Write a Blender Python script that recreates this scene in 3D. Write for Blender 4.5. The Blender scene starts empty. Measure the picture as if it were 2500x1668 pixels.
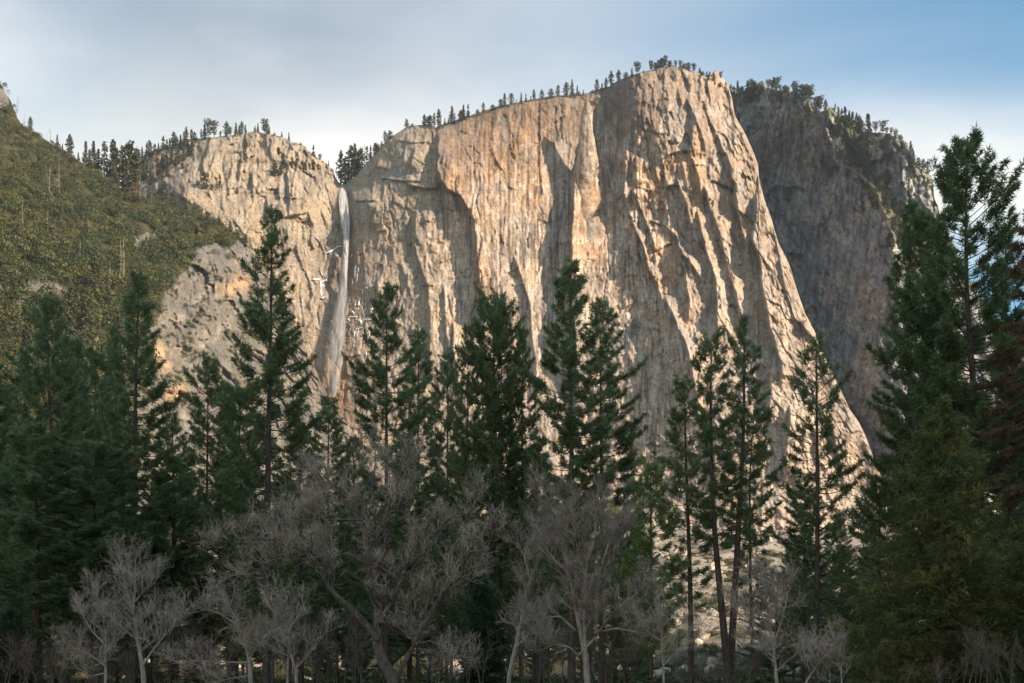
import bpy, math, random
import numpy as np
from mathutils import Vector

# ------------------------------------------------------------------ camera, sky, sun, exposure
sc = bpy.context.scene
F, VH, ZC = 2680.0, 1690.0, 1.7            # focal length and horizon row in photo pixels, eye height
cam = bpy.data.cameras.new("camera"); cam_o = bpy.data.objects.new("camera", cam)
sc.collection.objects.link(cam_o); sc.camera = cam_o
cam.sensor_width = 36.0; cam.lens = F/2500*36.0
cam.shift_y = (VH-834.0)/2500.0
cam.clip_start = 0.5; cam.clip_end = 60000
cam_o.location = (0, 0, ZC); cam_o.rotation_euler = (math.radians(90), 0, 0)

SUN_EL, SUN_AZ = 21.0, 53.0               # degrees above horizon; degrees to the right of straight behind the camera
sun = bpy.data.lights.new("sun", 'SUN'); sun_o = bpy.data.objects.new("sun", sun)
sc.collection.objects.link(sun_o)
sun.energy = 4.1; sun.angle = math.radians(0.5); sun.color = (1.0, 0.79, 0.585)
_el, _az = math.radians(SUN_EL), math.radians(SUN_AZ)
SUNV = Vector((math.sin(_az)*math.cos(_el), -math.cos(_az)*math.cos(_el), math.sin(_el)))   # towards the sun
sun_o.rotation_euler = SUNV.to_track_quat('Z', 'Y').to_euler()

world = bpy.data.worlds.new("World"); sc.world = world; world.use_nodes = True
wt = world.node_tree; wt.nodes.clear()
def N(nt, typ, **kw):
    n = nt.nodes.new(typ)
    for k, v in kw.items(): setattr(n, k, v)
    return n
def ramp(nt, stops, interp='LINEAR'):
    n = nt.nodes.new('ShaderNodeValToRGB'); n.color_ramp.interpolation = interp
    e = n.color_ramp.elements
    while len(e) < len(stops): e.new(0.5)
    for k, (p, c) in enumerate(stops):
        e[k].position = p; e[k].color = c if len(c) == 4 else (*c, 1)
    return n
def sky_nodes():
    L = wt.links.new
    sky = N(wt, 'ShaderNodeTexSky', sky_type='NISHITA', sun_disc=False)
    sky.sun_elevation = _el; sky.sun_rotation = math.radians(180-SUN_AZ)
    sky.air_density = 1.0; sky.dust_density = 0.6; sky.ozone_density = 1.6
    tc = N(wt, 'ShaderNodeTexCoord')
    # thin cirrus: noise on the plane of the cloud layer (direction divided by its height)
    sep = N(wt, 'ShaderNodeSeparateXYZ'); L(tc.outputs['Generated'], sep.inputs[0])
    zz = N(wt, 'ShaderNodeMath', operation='ADD'); L(sep.outputs['Z'], zz.inputs[0]); zz.inputs[1].default_value = 0.22
    zm = N(wt, 'ShaderNodeMath', operation='MAXIMUM'); L(zz.outputs[0], zm.inputs[0]); zm.inputs[1].default_value = 0.05
    dv = N(wt, 'ShaderNodeVectorMath', operation='DIVIDE')
    cmb = N(wt, 'ShaderNodeCombineXYZ')
    for i in range(3): L(zm.outputs[0], cmb.inputs[i])
    L(tc.outputs['Generated'], dv.inputs[0]); L(cmb.outputs[0], dv.inputs[1])
    mp = N(wt, 'ShaderNodeMapping'); L(dv.outputs[0], mp.inputs[0])
    mp.inputs['Location'].default_value = CLOUD_LOC; mp.inputs['Rotation'].default_value = (0, 0, math.radians(10)); mp.inputs['Scale'].default_value = (0.9, 1.5, 1)
    n1 = N(wt, 'ShaderNodeTexNoise'); n1.inputs['Scale'].default_value = 0.62; n1.inputs['Detail'].default_value = 7; n1.inputs['Roughness'].default_value = 0.43; n1.inputs['Distortion'].default_value = 0.6
    L(mp.outputs[0], n1.inputs['Vector'])
    r1 = ramp(wt, [(0.415, (0.0,)*3), (0.475, (0.45,)*3), (0.55, (0.97,)*3)]); L(n1.outputs[0], r1.inputs[0])
    # brighter and greyer cloud billows
    n2 = N(wt, 'ShaderNodeTexNoise'); n2.inputs['Scale'].default_value = 2.2; n2.inputs['Detail'].default_value = 6; n2.inputs['Roughness'].default_value = 0.5
    L(mp.outputs[0], n2.inputs['Vector'])
    r2 = ramp(wt, [(0.38, CLOUD_DARK), (0.62, CLOUD_LIGHT)]); L(n2.outputs[0], r2.inputs[0])
    low = ramp(wt, [(0.40, CLOUD_LOW), (0.51, (1, 1, 1))]); L(sep.outputs['Z'], low.inputs[0])
    cl = N(wt, 'ShaderNodeMixRGB', blend_type='MULTIPLY'); cl.inputs[0].default_value = 1
    L(r2.outputs[0], cl.inputs[1]); L(low.outputs[0], cl.inputs[2])
    sk = N(wt, 'ShaderNodeMixRGB', blend_type='MULTIPLY'); sk.inputs[0].default_value = 1
    L(sky.outputs[0], sk.inputs[1]); sk.inputs[2].default_value = SKY_TINT
    mix = N(wt, 'ShaderNodeMixRGB'); L(r1.outputs[0], mix.inputs[0]); L(sk.outputs[0], mix.inputs[1]); L(cl.outputs[0], mix.inputs[2])
    bg = N(wt, 'ShaderNodeBackground'); bg.inputs[1].default_value = 0.1
    L(mix.outputs[0], bg.inputs[0])
    out = N(wt, 'ShaderNodeOutputWorld'); L(bg.outputs[0], out.inputs[0])
CLOUD_LOC = (-2.9, 2.06, 1.67)
CLOUD_DARK, CLOUD_LIGHT, CLOUD_LOW = (1.75, 2.1, 2.5), (2.65, 2.95, 3.3), (2.4, 2.03, 1.62)
SKY_TINT = (0.68, 1.03, 1.03, 1)
sky_nodes()
sc.view_settings.view_transform = 'Standard'; sc.view_settings.look = 'None'
sc.view_settings.exposure = 1.25; sc.view_settings.gamma = 1.0
sc.view_settings.use_curve_mapping = False
sc.cycles.max_bounces = 6; sc.cycles.diffuse_bounces = 3; sc.cycles.glossy_bounces = 1
sc.cycles.transparent_max_bounces = 24; sc.cycles.volume_bounces = 0
sc.cycles.use_denoising = True

# ------------------------------------------------------------------ helpers
rng = np.random.default_rng(11); random.seed(11)
def at(u, v, Y):                           # the place Y metres ahead that is seen along the line of photo pixel (u, v)
    return np.stack([(u-1250.0)/F*Y, Y+0*u, ZC+(VH-v)/F*Y], -1)
def link(o): sc.collection.objects.link(o); return o
def mesh_np(name, V, faces, mats, mat_idx=None, col=None, smooth=False):
    me = bpy.data.meshes.new(name)
    V = np.asarray(V, np.float32)
    faces = [np.asarray(f, np.int32) for f in (faces if isinstance(faces, list) else [faces]) if len(f)]
    nl = sum(f.size for f in faces); nf = sum(len(f) for f in faces)
    me.vertices.add(len(V)); me.loops.add(nl); me.polygons.add(nf)
    me.vertices.foreach_set('co', V.ravel())
    me.loops.foreach_set('vertex_index', np.concatenate([f.ravel() for f in faces]))
    tot = np.concatenate([np.full(len(f), f.shape[1], np.int32) for f in faces])
    st = np.concatenate([[0], np.cumsum(tot)[:-1]]).astype(np.int32)
    me.polygons.foreach_set('loop_start', st)
    try: me.polygons.foreach_set('loop_total', tot)
    except Exception: pass
    for m in (mats if isinstance(mats, (list, tuple)) else [mats]): me.materials.append(m)
    if mat_idx is not None: me.polygons.foreach_set('material_index', np.asarray(mat_idx, np.int32))
    me.polygons.foreach_set('use_smooth', np.full(nf, bool(smooth)))
    if col is not None:
        c = np.ones((len(V), 4), np.float32); c[:, :3] = col
        a = me.color_attributes.new('Col', 'FLOAT_COLOR', 'POINT'); a.data.foreach_set('color', c.ravel())
    me.update(calc_edges=True); me.validate()
    return me
def grid_faces(nr, nc):
    i = np.arange(nr*nc).reshape(nr, nc)
    return np.stack([i[:-1, :-1].ravel(), i[1:, :-1].ravel(), i[1:, 1:].ravel(), i[:-1, 1:].ravel()], 1)
def tag(o, label=None, cat=None, group=None, kind=None):
    if label: o['label'] = label
    if cat: o['category'] = cat
    if group: o['group'] = group
    if kind: o['kind'] = kind
    return o
def obj(name, me, parent=None, **kw):
    o = link(bpy.data.objects.new(name, me)); o.parent = parent
    return tag(o, **kw)
def hash2(ix, iy, seed):
    h = (ix.astype(np.int64)*374761393 + iy.astype(np.int64)*668265263 + seed*974634777) & 0xFFFFFFFF
    h = ((h ^ (h >> 13))*1274126177) & 0xFFFFFFFF
    h = ((h ^ (h >> 16))*2246822519) & 0xFFFFFFFF
    return (h ^ (h >> 15)) & 0xFFFFFFFF
def rnd2(ix, iy, seed): return hash2(ix, iy, seed)/4294967295.0
def pn(x, y, seed=0):                      # gradient noise, about -0.7 .. 0.7
    xi = np.floor(x); yi = np.floor(y); fx = x-xi; fy = y-yi
    u = fx*fx*fx*(fx*(fx*6-15)+10); w = fy*fy*fy*(fy*(fy*6-15)+10)
    def g(a, b):
        t = rnd2(xi+a, yi+b, seed)*2*np.pi
        return np.cos(t)*(fx-a)+np.sin(t)*(fy-b)
    return (g(0, 0)*(1-u)+g(1, 0)*u)*(1-w)+(g(0, 1)*(1-u)+g(1, 1)*u)*w
def fbm(x, y, octv=4, seed=0, gain=0.5):
    a = 1.0; s = 0
    for k in range(octv):
        s = s+a*pn(x, y, seed+k*17); x = x*2.03+5.1; y = y*2.03+9.7; a *= gain
    return s
def sstep(a, b, x):
    t = np.clip((x-a)/(b-a), 0, 1); return t*t*(3-2*t)
def rbf(pts, U, V, vs=1.0):
    p = np.array(pts, float); A = p[:, :2]*[1, vs]; n = len(p)
    K = np.linalg.norm(A[:, None]-A[None], axis=2)+np.eye(n)*0.01
    M = np.zeros((n+3, n+3)); M[:n, :n] = K; M[:n, n] = 1; M[:n, n+1:] = A; M[n, :n] = 1; M[n+1:, :n] = A.T
    w = np.linalg.solve(M, np.r_[p[:, 2], 0, 0, 0])
    out = w[n]+w[n+1]*U+w[n+2]*V*vs
    for k in range(n): out = out+w[k]*np.hypot(U-A[k, 0], V*vs-A[k, 1])
    return out
def crop(x0, y0, s, pts): return [(x0+x/s, y0+y/s) for x, y in pts]
def Z1(*p): return crop(1460, 160, 4.9, p)
def Z2(*p): return crop(1460, 440, 3.92, p)
def Z3(*p): return crop(380, 300, 4.6125, p)
def Z4(*p): return crop(1000, 220, 4.611, p)
def C1(*p): return crop(0, 150, 2.75, p)
def C2(*p): return crop(750, 150, 3.133, p)
def C3(*p): return crop(1300, 100, 3.133, p)
def C4(*p): return crop(1750, 150, 3.133, p)
def C5(*p): return crop(400, 500, 3.133, p)
def C6(*p): return crop(1000, 550, 2.851, p)
def C7(*p): return crop(1500, 600, 3.133, p)
def edge(U, V, poly, h, wl=6.0, wr=60.0, e=25.0):       # a flake of rock: steep face on the left of the line, long slope to its right
    p = sorted([(b, a) for a, b in poly]); pv = [q[0] for q in p]; pu = [q[1] for q in p]
    d = U-np.interp(V, pv, pu)
    w = sstep(pv[0]-e*0.4, pv[0]+e*0.6, V)*(1-sstep(pv[-1]-e*0.3, pv[-1]+e, V))
    return h*w*np.where(d < 0, sstep(-wl, 0, d), np.exp(-np.maximum(d, 0)/wr))
def roof(U, V, poly, h, wu=14.0, wd=2.5, e=20.0):       # an overhang: the rock above the line stands out
    p = sorted(poly); pu = [q[0] for q in p]; pv = [q[1] for q in p]
    d = np.interp(U, pu, pv)-V
    w = sstep(pu[0]-e*0.5, pu[0]+e*0.5, U)*(1-sstep(pu[-1]-e*0.5, pu[-1]+e*0.5, U))
    return h*w*np.where(d < 0, sstep(-wd, 0, d), np.exp(-np.maximum(d, 0)/wu))
def groove(U, V, poly, h, w=2.5, horiz=False, e=12.0):
    if horiz: U, V, poly = V, U, [(b, a) for a, b in poly]
    p = sorted([(b, a) for a, b in poly]); pv = [q[0] for q in p]; pu = [q[1] for q in p]
    d = U-np.interp(V, pv, pu)
    k = sstep(pv[0]-e, pv[0]+e, V)*(1-sstep(pv[-1]-e, pv[-1]+e, V))
    return h*k*np.exp(-(d/w)**2)
def flakes(s, v, period, vlen, seed, warp=0.9, steep=0.16):   # rows of sawtooth ribs whose steep faces look left
    t = s/period+warp*pn(s/(period*2.6), v/vlen, seed)+0.25*pn(s/period, v/(vlen*0.35), seed+5)
    c = np.floor(t); f = t-c
    amp = np.clip(0.5+1.5*pn(c*7.31+0.5, v/(vlen*0.9)+c*3.7, seed+9), 0, 1.3)*(0.35+0.65*rnd2(c, c*0+seed, seed+3))
    return amp*np.where(f < steep, f/steep, (1-f)/(1-steep))
def blob(U, V, l):
    o = 0*U
    for (a, b, ra, rb) in l: o = np.maximum(o, np.exp(-((U-a)/ra)**2-((V-b)/rb)**2))
    return o
def facets(x, y, seed, tilt=1.6):          # broken rock: every cell of a scattered pattern is its own tilted face
    xi = np.floor(x); yi = np.floor(y); best = np.full(np.shape(x), 9.0); val = np.zeros(np.shape(x))
    for a in (-1, 0, 1):
        for b in (-1, 0, 1):
            cx, cy = xi+a, yi+b
            dx = cx+0.1+0.8*rnd2(cx, cy, seed)-x; dy = cy+0.1+0.8*rnd2(cx, cy, seed+1)-y
            d = dx*dx+dy*dy; k = d < best
            v = rnd2(cx, cy, seed+2)-0.5+tilt*(dx*(rnd2(cx, cy, seed+3)-0.65)+dy*(rnd2(cx, cy, seed+4)-0.5))
            val = np.where(k, v, val); best = np.where(k, d, best)
    return val
def lerp(a, b, t): return a+(np.asarray(b)-a)*t[..., None]

# ------------------------------------------------------------------ materials
def mat(name):
    m = bpy.data.materials.new(name); m.use_nodes = True; nt = m.node_tree; nt.nodes.clear()
    out = N(nt, 'ShaderNodeOutputMaterial'); b = N(nt, 'ShaderNodeBsdfPrincipled')
    nt.links.new(b.outputs[0], out.inputs[0]); b.inputs['Roughness'].default_value = 0.9
    b.inputs['Specular IOR Level'].default_value = 0.15
    return m, nt, b, out
def rock_material(name, stretch=(1, 1, 0.35), scale=0.11, bump=1.2, contrast=0.35):
    m, nt, b, out = mat(name); L = nt.links.new
    at_ = N(nt, 'ShaderNodeAttribute', attribute_name='Col')
    tc = N(nt, 'ShaderNodeTexCoord')
    mp = N(nt, 'ShaderNodeMapping'); mp.inputs['Scale'].default_value = stretch; L(tc.outputs['Object'], mp.inputs[0])
    def noise(vec, sc_, typ, det, ro, dist=0.0):
        n = N(nt, 'ShaderNodeTexNoise', noise_type=typ); n.inputs['Scale'].default_value = sc_; n.inputs['Detail'].default_value = det; n.inputs['Roughness'].default_value = ro
        n.inputs['Distortion'].default_value = dist; L(vec, n.inputs['Vector']); return n.outputs[0]
    def mul(a, c):
        x = N(nt, 'ShaderNodeMixRGB', blend_type='MULTIPLY'); x.inputs[0].default_value = 1; L(a, x.inputs[1]); L(c, x.inputs[2]); return x.outputs[0]
    n1 = noise(mp.outputs[0], scale, 'RIDGED_MULTIFRACTAL', 6, 0.55, 0.3)      # joints and flake edges
    n2 = noise(tc.outputs['Object'], scale*2.4, 'FBM', 6, 0.66)                # grain and lichen
    n3 = noise(mp.outputs[0], scale*0.35, 'FBM', 5, 0.6, 0.8)                  # broad patches
    r1 = ramp(nt, [(0.0, (1+contrast*0.35,)*3), (0.55, (1.0,)*3), (1.0, (1-contrast,)*3)]); L(n1, r1.inputs[0])
    r2 = ramp(nt, [(0.34, (0.62, 0.64, 0.68)), (0.5, (1, 1, 1)), (0.66, (1.30, 1.26, 1.2))]); L(n2, r2.inputs[0])
    r3 = ramp(nt, [(0.36, (0.80, 0.82, 0.86)), (0.62, (1.12, 1.08, 1.02))]); L(n3, r3.inputs[0])
    c = mul(mul(mul(at_.outputs['Color'], r1.outputs[0]), r2.outputs[0]), r3.outputs[0]); L(c, b.inputs['Base Color'])
    ad = N(nt, 'ShaderNodeMath', operation='MULTIPLY_ADD'); L(n1, ad.inputs[0]); ad.inputs[1].default_value = -0.55; L(n2, ad.inputs[2])
    bp = N(nt, 'ShaderNodeBump'); bp.inputs['Strength'].default_value = 1.0; bp.inputs['Distance'].default_value = bump
    L(ad.outputs[0], bp.inputs['Height']); L(bp.outputs[0], b.inputs['Normal'])
    return m
def veg_material(name, trans=0.25, rough=0.7, noise=0.0, nscale=1.0):
    m, nt, b, out = mat(name); L = nt.links.new
    at_ = N(nt, 'ShaderNodeAttribute', attribute_name='Col'); c = at_.outputs['Color']
    tc = N(nt, 'ShaderNodeTexCoord')
    n = N(nt, 'ShaderNodeTexNoise'); n.inputs['Scale'].default_value = nscale; n.inputs['Detail'].default_value = 3; L(tc.outputs['Object'], n.inputs['Vector'])
    r = ramp(nt, [(0.3, (1-noise,)*3), (0.7, (1+noise,)*3)]); L(n.outputs[0], r.inputs[0])
    m1 = N(nt, 'ShaderNodeMixRGB', blend_type='MULTIPLY'); m1.inputs[0].default_value = 1; L(c, m1.inputs[1]); L(r.outputs[0], m1.inputs[2]); c = m1.outputs[0]
    L(c, b.inputs['Base Color']); b.inputs['Roughness'].default_value = rough
    if trans > 0:
        t = N(nt, 'ShaderNodeBsdfTranslucent'); L(c, t.inputs[0])
        mx = N(nt, 'ShaderNodeMixShader'); mx.inputs[0].default_value = trans
        L(b.outputs[0], mx.inputs[1]); L(t.outputs[0], mx.inputs[2]); L(mx.outputs[0], out.inputs[0])
    return m
def bark_material(name, c1, c2, scale=(6, 6, 1.2), bump=0.03):
    m, nt, b, out = mat(name); L = nt.links.new
    tc = N(nt, 'ShaderNodeTexCoord'); mp = N(nt, 'ShaderNodeMapping'); mp.inputs['Scale'].default_value = scale; L(tc.outputs['Object'], mp.inputs[0])
    n = N(nt, 'ShaderNodeTexNoise'); n.inputs['Scale'].default_value = 1.6; n.inputs['Detail'].default_value = 5; n.inputs['Roughness'].default_value = 0.7; L(mp.outputs[0], n.inputs['Vector'])
    r = ramp(nt, [(0.32, c1), (0.68, c2)]); L(n.outputs[0], r.inputs[0]); L(r.outputs[0], b.inputs['Base Color'])
    bp = N(nt, 'ShaderNodeBump'); bp.inputs['Distance'].default_value = bump; L(n.outputs[0], bp.inputs['Height']); L(bp.outputs[0], b.inputs['Normal'])
    return m
M_ROCK = rock_material('granite')
M_ROCK2 = rock_material('broken_granite', (1, 1, 0.6), 0.12, 1.6, 0.45)
M_SOIL = rock_material('slope_soil', (1, 1, 1), 0.12, 1.0, 0.4)
M_FAR = veg_material('far_foliage', 0.15)
M_NEEDLE = veg_material('pine_needles', 0.5, 0.5)
M_BUSH = veg_material('oak_leaves', 0.2)
M_BARKFAR = bark_material('far_bark', (0.09, 0.06, 0.045), (0.2, 0.15, 0.11), (1, 1, 0.3), 0.1)
M_SNAG = bark_material('dead_wood', (0.14, 0.11, 0.09), (0.30, 0.25, 0.21), (1, 1, 0.3), 0.1)
M_BARK = bark_material('pine_bark', (0.05, 0.036, 0.03), (0.18, 0.13, 0.105))

# ------------------------------------------------------------------ granite cliff: dome on the left, fall wall, long wall, pinnacle, prow
SKY_MAIN = [(300, 455), (316, 432), (340, 392), (364, 372), (436, 352), (476, 339), (516, 336), (545, 333), (582, 329), (600, 324), (611, 322), (633, 323), (648, 326), (662, 328), (691, 335), (704, 342), (713, 347), (722, 350), (745, 357), (756, 372), (775, 386), (788, 392), (800, 402), (815, 419), (820, 436), (833, 452), (846, 447), (858, 436), (870, 428), (890, 402), (903, 390), (925, 362), (941, 346), (965, 328), (989, 313), (1012, 306), (1035, 305), (1056, 303), (1060, 313), (1066, 313), (1072, 309), (1088, 300), (1133, 287), (1165, 276), (1213, 260), (1261, 250), (1309, 241), (1353, 234), (1404, 231), (1436, 227), (1468, 215), (1488, 211), (1507, 197), (1536, 186), (1562, 177), (1597, 170), (1612, 163), (1642, 162), (1667, 165), (1686, 173), (1712, 178), (1725, 187), (1738, 183), (1741, 175), (1748, 171), (1754, 175), (1757, 188), (1763, 191), (1772, 197), (1779, 211), (1788, 244), (1793, 279), (1802, 296), (1811, 311), (1825, 339), (1834, 358), (1843, 381), (1851, 403), (1853, 435), (1865, 483), (1884, 537), (1900, 592), (1925, 641), (1947, 712), (1966, 766), (1988, 807), (2011, 865), (2030, 906), (2049, 945), (2074, 999), (2097, 1031), (2113, 1063), (2130, 1110), (2150, 1160), (2165, 1200)]
EDGE_R = [(1779, 211), (1793, 279), (1825, 339), (1852, 420), (1884, 537), (1925, 641), (1966, 766), (2011, 865), (2074, 999), (2119, 1088), (2200, 1250)]
BASE_MAIN = [(330, 420, 1850), (345, 390, 1860), (430, 365, 1800), (480, 345, 1765), (630, 330, 1730), (760, 380, 1690), (815, 425, 1690), (450, 450, 1650), (600, 465, 1645), (750, 470, 1640),
    (450, 480, 1612), (600, 490, 1604), (750, 490, 1606), (600, 700, 1578), (750, 700, 1584), (800, 960, 1555), (700, 900, 1550), (832, 445, 1700), (833, 470, 1655), (838, 560, 1622), (838, 700, 1592),
    (865, 432, 1668), (920, 400, 1612), (1000, 320, 1590), (1000, 400, 1552), (900, 500, 1558), (1000, 600, 1536), (900, 700, 1548), (900, 900, 1525), (1000, 900, 1508), (1000, 1100, 1490),
    (1100, 310, 1566), (1250, 260, 1546), (1100, 400, 1530), (1200, 500, 1517), (1300, 700, 1500), (1250, 900, 1478), (1200, 1050, 1450), (1050, 700, 1516),
    (1380, 250, 1548), (1360, 400, 1535), (1380, 700, 1503), (1470, 230, 1560), (1480, 400, 1540), (1450, 900, 1455), (1500, 1100, 1418),
    (1560, 200, 1515), (1650, 185, 1500), (1650, 350, 1464), (1760, 220, 1505), (1750, 450, 1444), (1650, 600, 1440), (1850, 600, 1428), (1700, 900, 1385), (1900, 900, 1372), (1800, 1100, 1335), (2050, 1050, 1352), (2100, 1110, 1362), (1600, 1100, 1400), (2100, 1250, 1340), (1000, 1250, 1460), (1500, 1250, 1390), (400, 1250, 1500)]
EDGES = [  # polyline, height, left width, right width
    (Z4((330, 500), (330, 600), (330, 780), (320, 900), (370, 1030), (430, 1110), (590, 1200), (640, 1280), (720, 1440), (740, 1567)) + [(1168, 640), (1176, 700), (1182, 760)], 26, 7, 200),
    ([(1014, 520), (1012, 600), (1030, 660), (1046, 700), (1050, 760), (1050, 830), (1052, 910)], 11, 4, 40),
    ([(1084, 700), (1091, 816), (1106, 890), (1112, 930)], 7, 3, 25), ([(1108, 790), (1106, 850), (1117, 905)], 7, 3, 25),
    ([(1168, 640), (1173, 690), (1182, 740)], 9, 3, 14),
    ([(1258, 630), (1277, 690), (1295, 746), (1299, 813), (1304, 870), (1312, 950)], 9, 4, 30),
    ([(1447, 245), (1441, 278), (1436, 329), (1424, 400)], 4, 4, 20),
    ([(1424, 392), (1407, 421), (1401, 495), (1396, 629), (1398, 700), (1402, 780), (1410, 880)], 38, 7, 60),
    ([(1320, 240), (1318, 300), (1318, 400), (1324, 470)], 3, 2, 20),
    (C6((740, 240), (790, 400), (840, 560), (860, 800), (880, 950)), 4, 4, 30),
    (Z1((500, 140), (500, 400), (488, 600), (462, 850), (340, 1050)), 50, 66, 160),
    (Z1((140, 300), (110, 430), (70, 560), (20, 660)), 9, 5, 9),
    (Z1((530, 560), (550, 720), (535, 770), (450, 880)), 6, 3, 30), (Z1((570, 570), (600, 640), (650, 760), (680, 900), (688, 1100), (690, 1300), (735, 1410)), 5, 3, 25),
    (Z1((835, 560), (840, 760)), 5, 3, 25), (Z1((730, 430), (735, 500), (770, 540)), 5, 3, 30), (Z1((960, 330), (990, 410), (1005, 460)), 6, 3, 30),
    (Z1((1065, 400), (1120, 530), (1180, 640)), 8, 4, 30), (Z1((1105, 540), (1130, 640), (1132, 850), (1108, 1020)), 12, 3, 40),
    (Z1((1190, 680), (1250, 850), (1280, 960)), 6, 3, 25), (Z1((1110, 1120), (1180, 1250), (1230, 1400), (1240, 1567)), 11, 4, 30),
    (Z1((1000, 1170), (1050, 1330), (1080, 1500)), 6, 3, 30), (Z1((1270, 450), (1330, 620), (1400, 800)), 7, 4, 40), (Z1((1420, 820), (1500, 1000), (1530, 1060)), 7, 4, 30),
    (Z1((410, 1100), (415, 1300), (430, 1500)), 6, 3, 20), (Z1((460, 900), (465, 1100), (470, 1560)), 7, 3, 30), (Z1((320, 980), (318, 1300), (300, 1560)), 10, 4, 30),
    (Z1((980, 20), (1040, 120), (1100, 220)), 7, 4, 30), (Z1((1290, 140), (1330, 300), (1350, 420)), 6, 4, 30), (Z1((1560, 300), (1580, 450), (1610, 560)), 4, 3, 12),
    (Z1((1540, 1080), (1600, 1230), (1640, 1400)) + Z2((1290, 0), (1330, 180), (1370, 400), (1425, 640)), 19, 7, 45),
    (Z2((100, 0), (160, 150), (230, 310), (290, 430), (340, 560), (400, 700), (450, 820), (490, 910)), 8, 4, 9),
    (Z2((200, 0), (250, 150), (320, 340), (380, 510), (430, 620), (500, 860), (560, 990), (610, 1160), (680, 1400)), 13, 6, 14),
    (Z2((310, 80), (370, 180), (420, 310), (480, 450), (540, 610)), 10, 5, 10), (Z2((545, 620), (555, 750)), 8, 4, 30),
    (Z2((600, 150), (640, 240), (670, 370)), 5, 3, 8), (Z2((700, 200), (750, 330), (800, 500), (840, 560)), 7, 4, 14),
    (Z2((720, 510), (762, 560), (775, 620), (830, 720), (885, 770)), 18, 6, 22),
    (Z2((800, 740), (830, 860), (850, 1000), (880, 1160), (870, 1240)), 15, 6, 18),
    (Z2((760, 0), (830, 200), (880, 400), (948, 605)), 13, 5, 18), (Z2((880, 770), (950, 880), (1000, 970)), 8, 5, 20),
    (Z2((960, 330), (1000, 500), (1040, 680), (1090, 800), (1130, 960), (1135, 1150), (1140, 1400)), 20, 7, 17),
    (Z2((1030, 60), (1070, 260), (1130, 400), (1180, 560), (1230, 760), (1280, 930), (1340, 1130), (1380, 1290)), 14, 6, 30),
    (Z2((1090, 300), (1130, 430)), 5, 3, 15), (Z2((1500, 180), (1512, 330), (1490, 560), (1540, 720)), 15, 4, 30),
    (Z2((1480, 560), (1545, 720), (1570, 900), (1610, 1200), (1640, 1350), (1700, 1567)) + [(1910, 880)], 27, 8, 60),
    (Z2((1660, 430), (1740, 720), (1770, 950), (1830, 1150), (1890, 1350), (1930, 1500)), 6, 3, 20), (Z2((1690, 480), (1720, 620)), 5, 3, 15),
    (Z2((640, 1130), (700, 1240), (760, 1380), (850, 1567)) + [(1690, 900), (1700, 960)], 13, 6, 22),
    ([(1655, 800), (1668, 870), (1672, 950), (1668, 1020)], 14, 5, 30), ([(1890, 880), (1884, 940), (1882, 1010)], 18, 6, 60),
    ([(1930, 1000), (1925, 1060), (1918, 1150)], 16, 6, 50), ([(2030, 1030), (2045, 1100), (2060, 1170)], 8, 4, 30), ([(1990, 1050), (2000, 1120), (2005, 1180)], 8, 4, 25),
    ([(1845, 470), (1848, 490), (1846, 520)], 10, 3, 10),
    # dome and fall wall
    (Z3((1478, 540), (1500, 660), (1512, 835)), 19, 5, 70), (Z3((1090, 570), (1100, 820)), 9, 4, 30), (Z3((965, 330), (945, 560)), 15, 4, 40), (Z3((1240, 120), (1250, 255)), 12, 4, 40),
    (Z3((1540, 230), (1510, 330), (1490, 400)), 8, 4, 25), (Z3((1290, 250), (1300, 400)), 8, 4, 25), (Z3((1250, 850), (1252, 1025)), 12, 3, 35), (Z3((615, 185), (590, 300), (555, 430)), 20, 8, 40),
    (Z3((1400, 700), (1390, 835)), 9, 4, 20), (Z3((870, 480), (840, 620), (760, 700)), 10, 5, 30), (Z3((700, 300), (660, 420), (600, 560)), 9, 4, 30), (Z3((1040, 360), (1000, 520)), 8, 4, 20),
    (Z3((1150, 370), (1160, 470)), 6, 3, 20), (Z3((1200, 640), (1160, 740)), 6, 3, 20), (Z3((1110, 830), (1108, 900), (1000, 1040)), 4, 3, 20), (Z3((740, 800), (735, 900), (755, 1000)), 4, 3, 20),
    (Z3((1725, 1010), (1780, 1130)), 8, 4, 25), (Z3((1870, 990), (1905, 1115)), 6, 3, 20), (Z3((1620, 1110), (1665, 1200), (1660, 1310)), 3, 2, 25), (Z3((1780, 1260), (1850, 1340), (1900, 1480)), 4, 2, 25),
    (Z3((330, 720), (290, 830)), 10, 6, 40), (Z3((460, 420), (400, 540)), 9, 5, 30), (Z3((870, 1080), (1000, 1260)), 4, 3, 20), (Z3((1470, 1130), (1490, 1330)), 3, 2, 15), (Z3((1300, 880), (1310, 960)), 6, 3, 20),
    ([(862, 462), (863, 520), (866, 590), (874, 650)], 9, 4, 40), ([(884, 560), (888, 640), (890, 700)], 4, 3, 20),
    (C2((770, 560), (755, 680), (730, 760)), 6, 4, 25), (C2((540, 760), (530, 810)), 8, 5, 25), (C2((830, 640), (800, 800)), 7, 5, 30), (C2((520, 900), (490, 1050)), 5, 3, 20), (C2((590, 930), (580, 1050)), 5, 3, 20), (C2((650, 900), (640, 960)), 5, 3, 15),
    (C5((1640, 560), (1630, 640), (1650, 720)), 6, 3, 20), (C5((1870, 500), (1860, 600), (1790, 800)), 4, 3, 6), (C5((1690, 480), (1660, 560)), 4, 3, 15), (C5((1900, 950), (1935, 1040)), 5, 3, 25),
]
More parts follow.
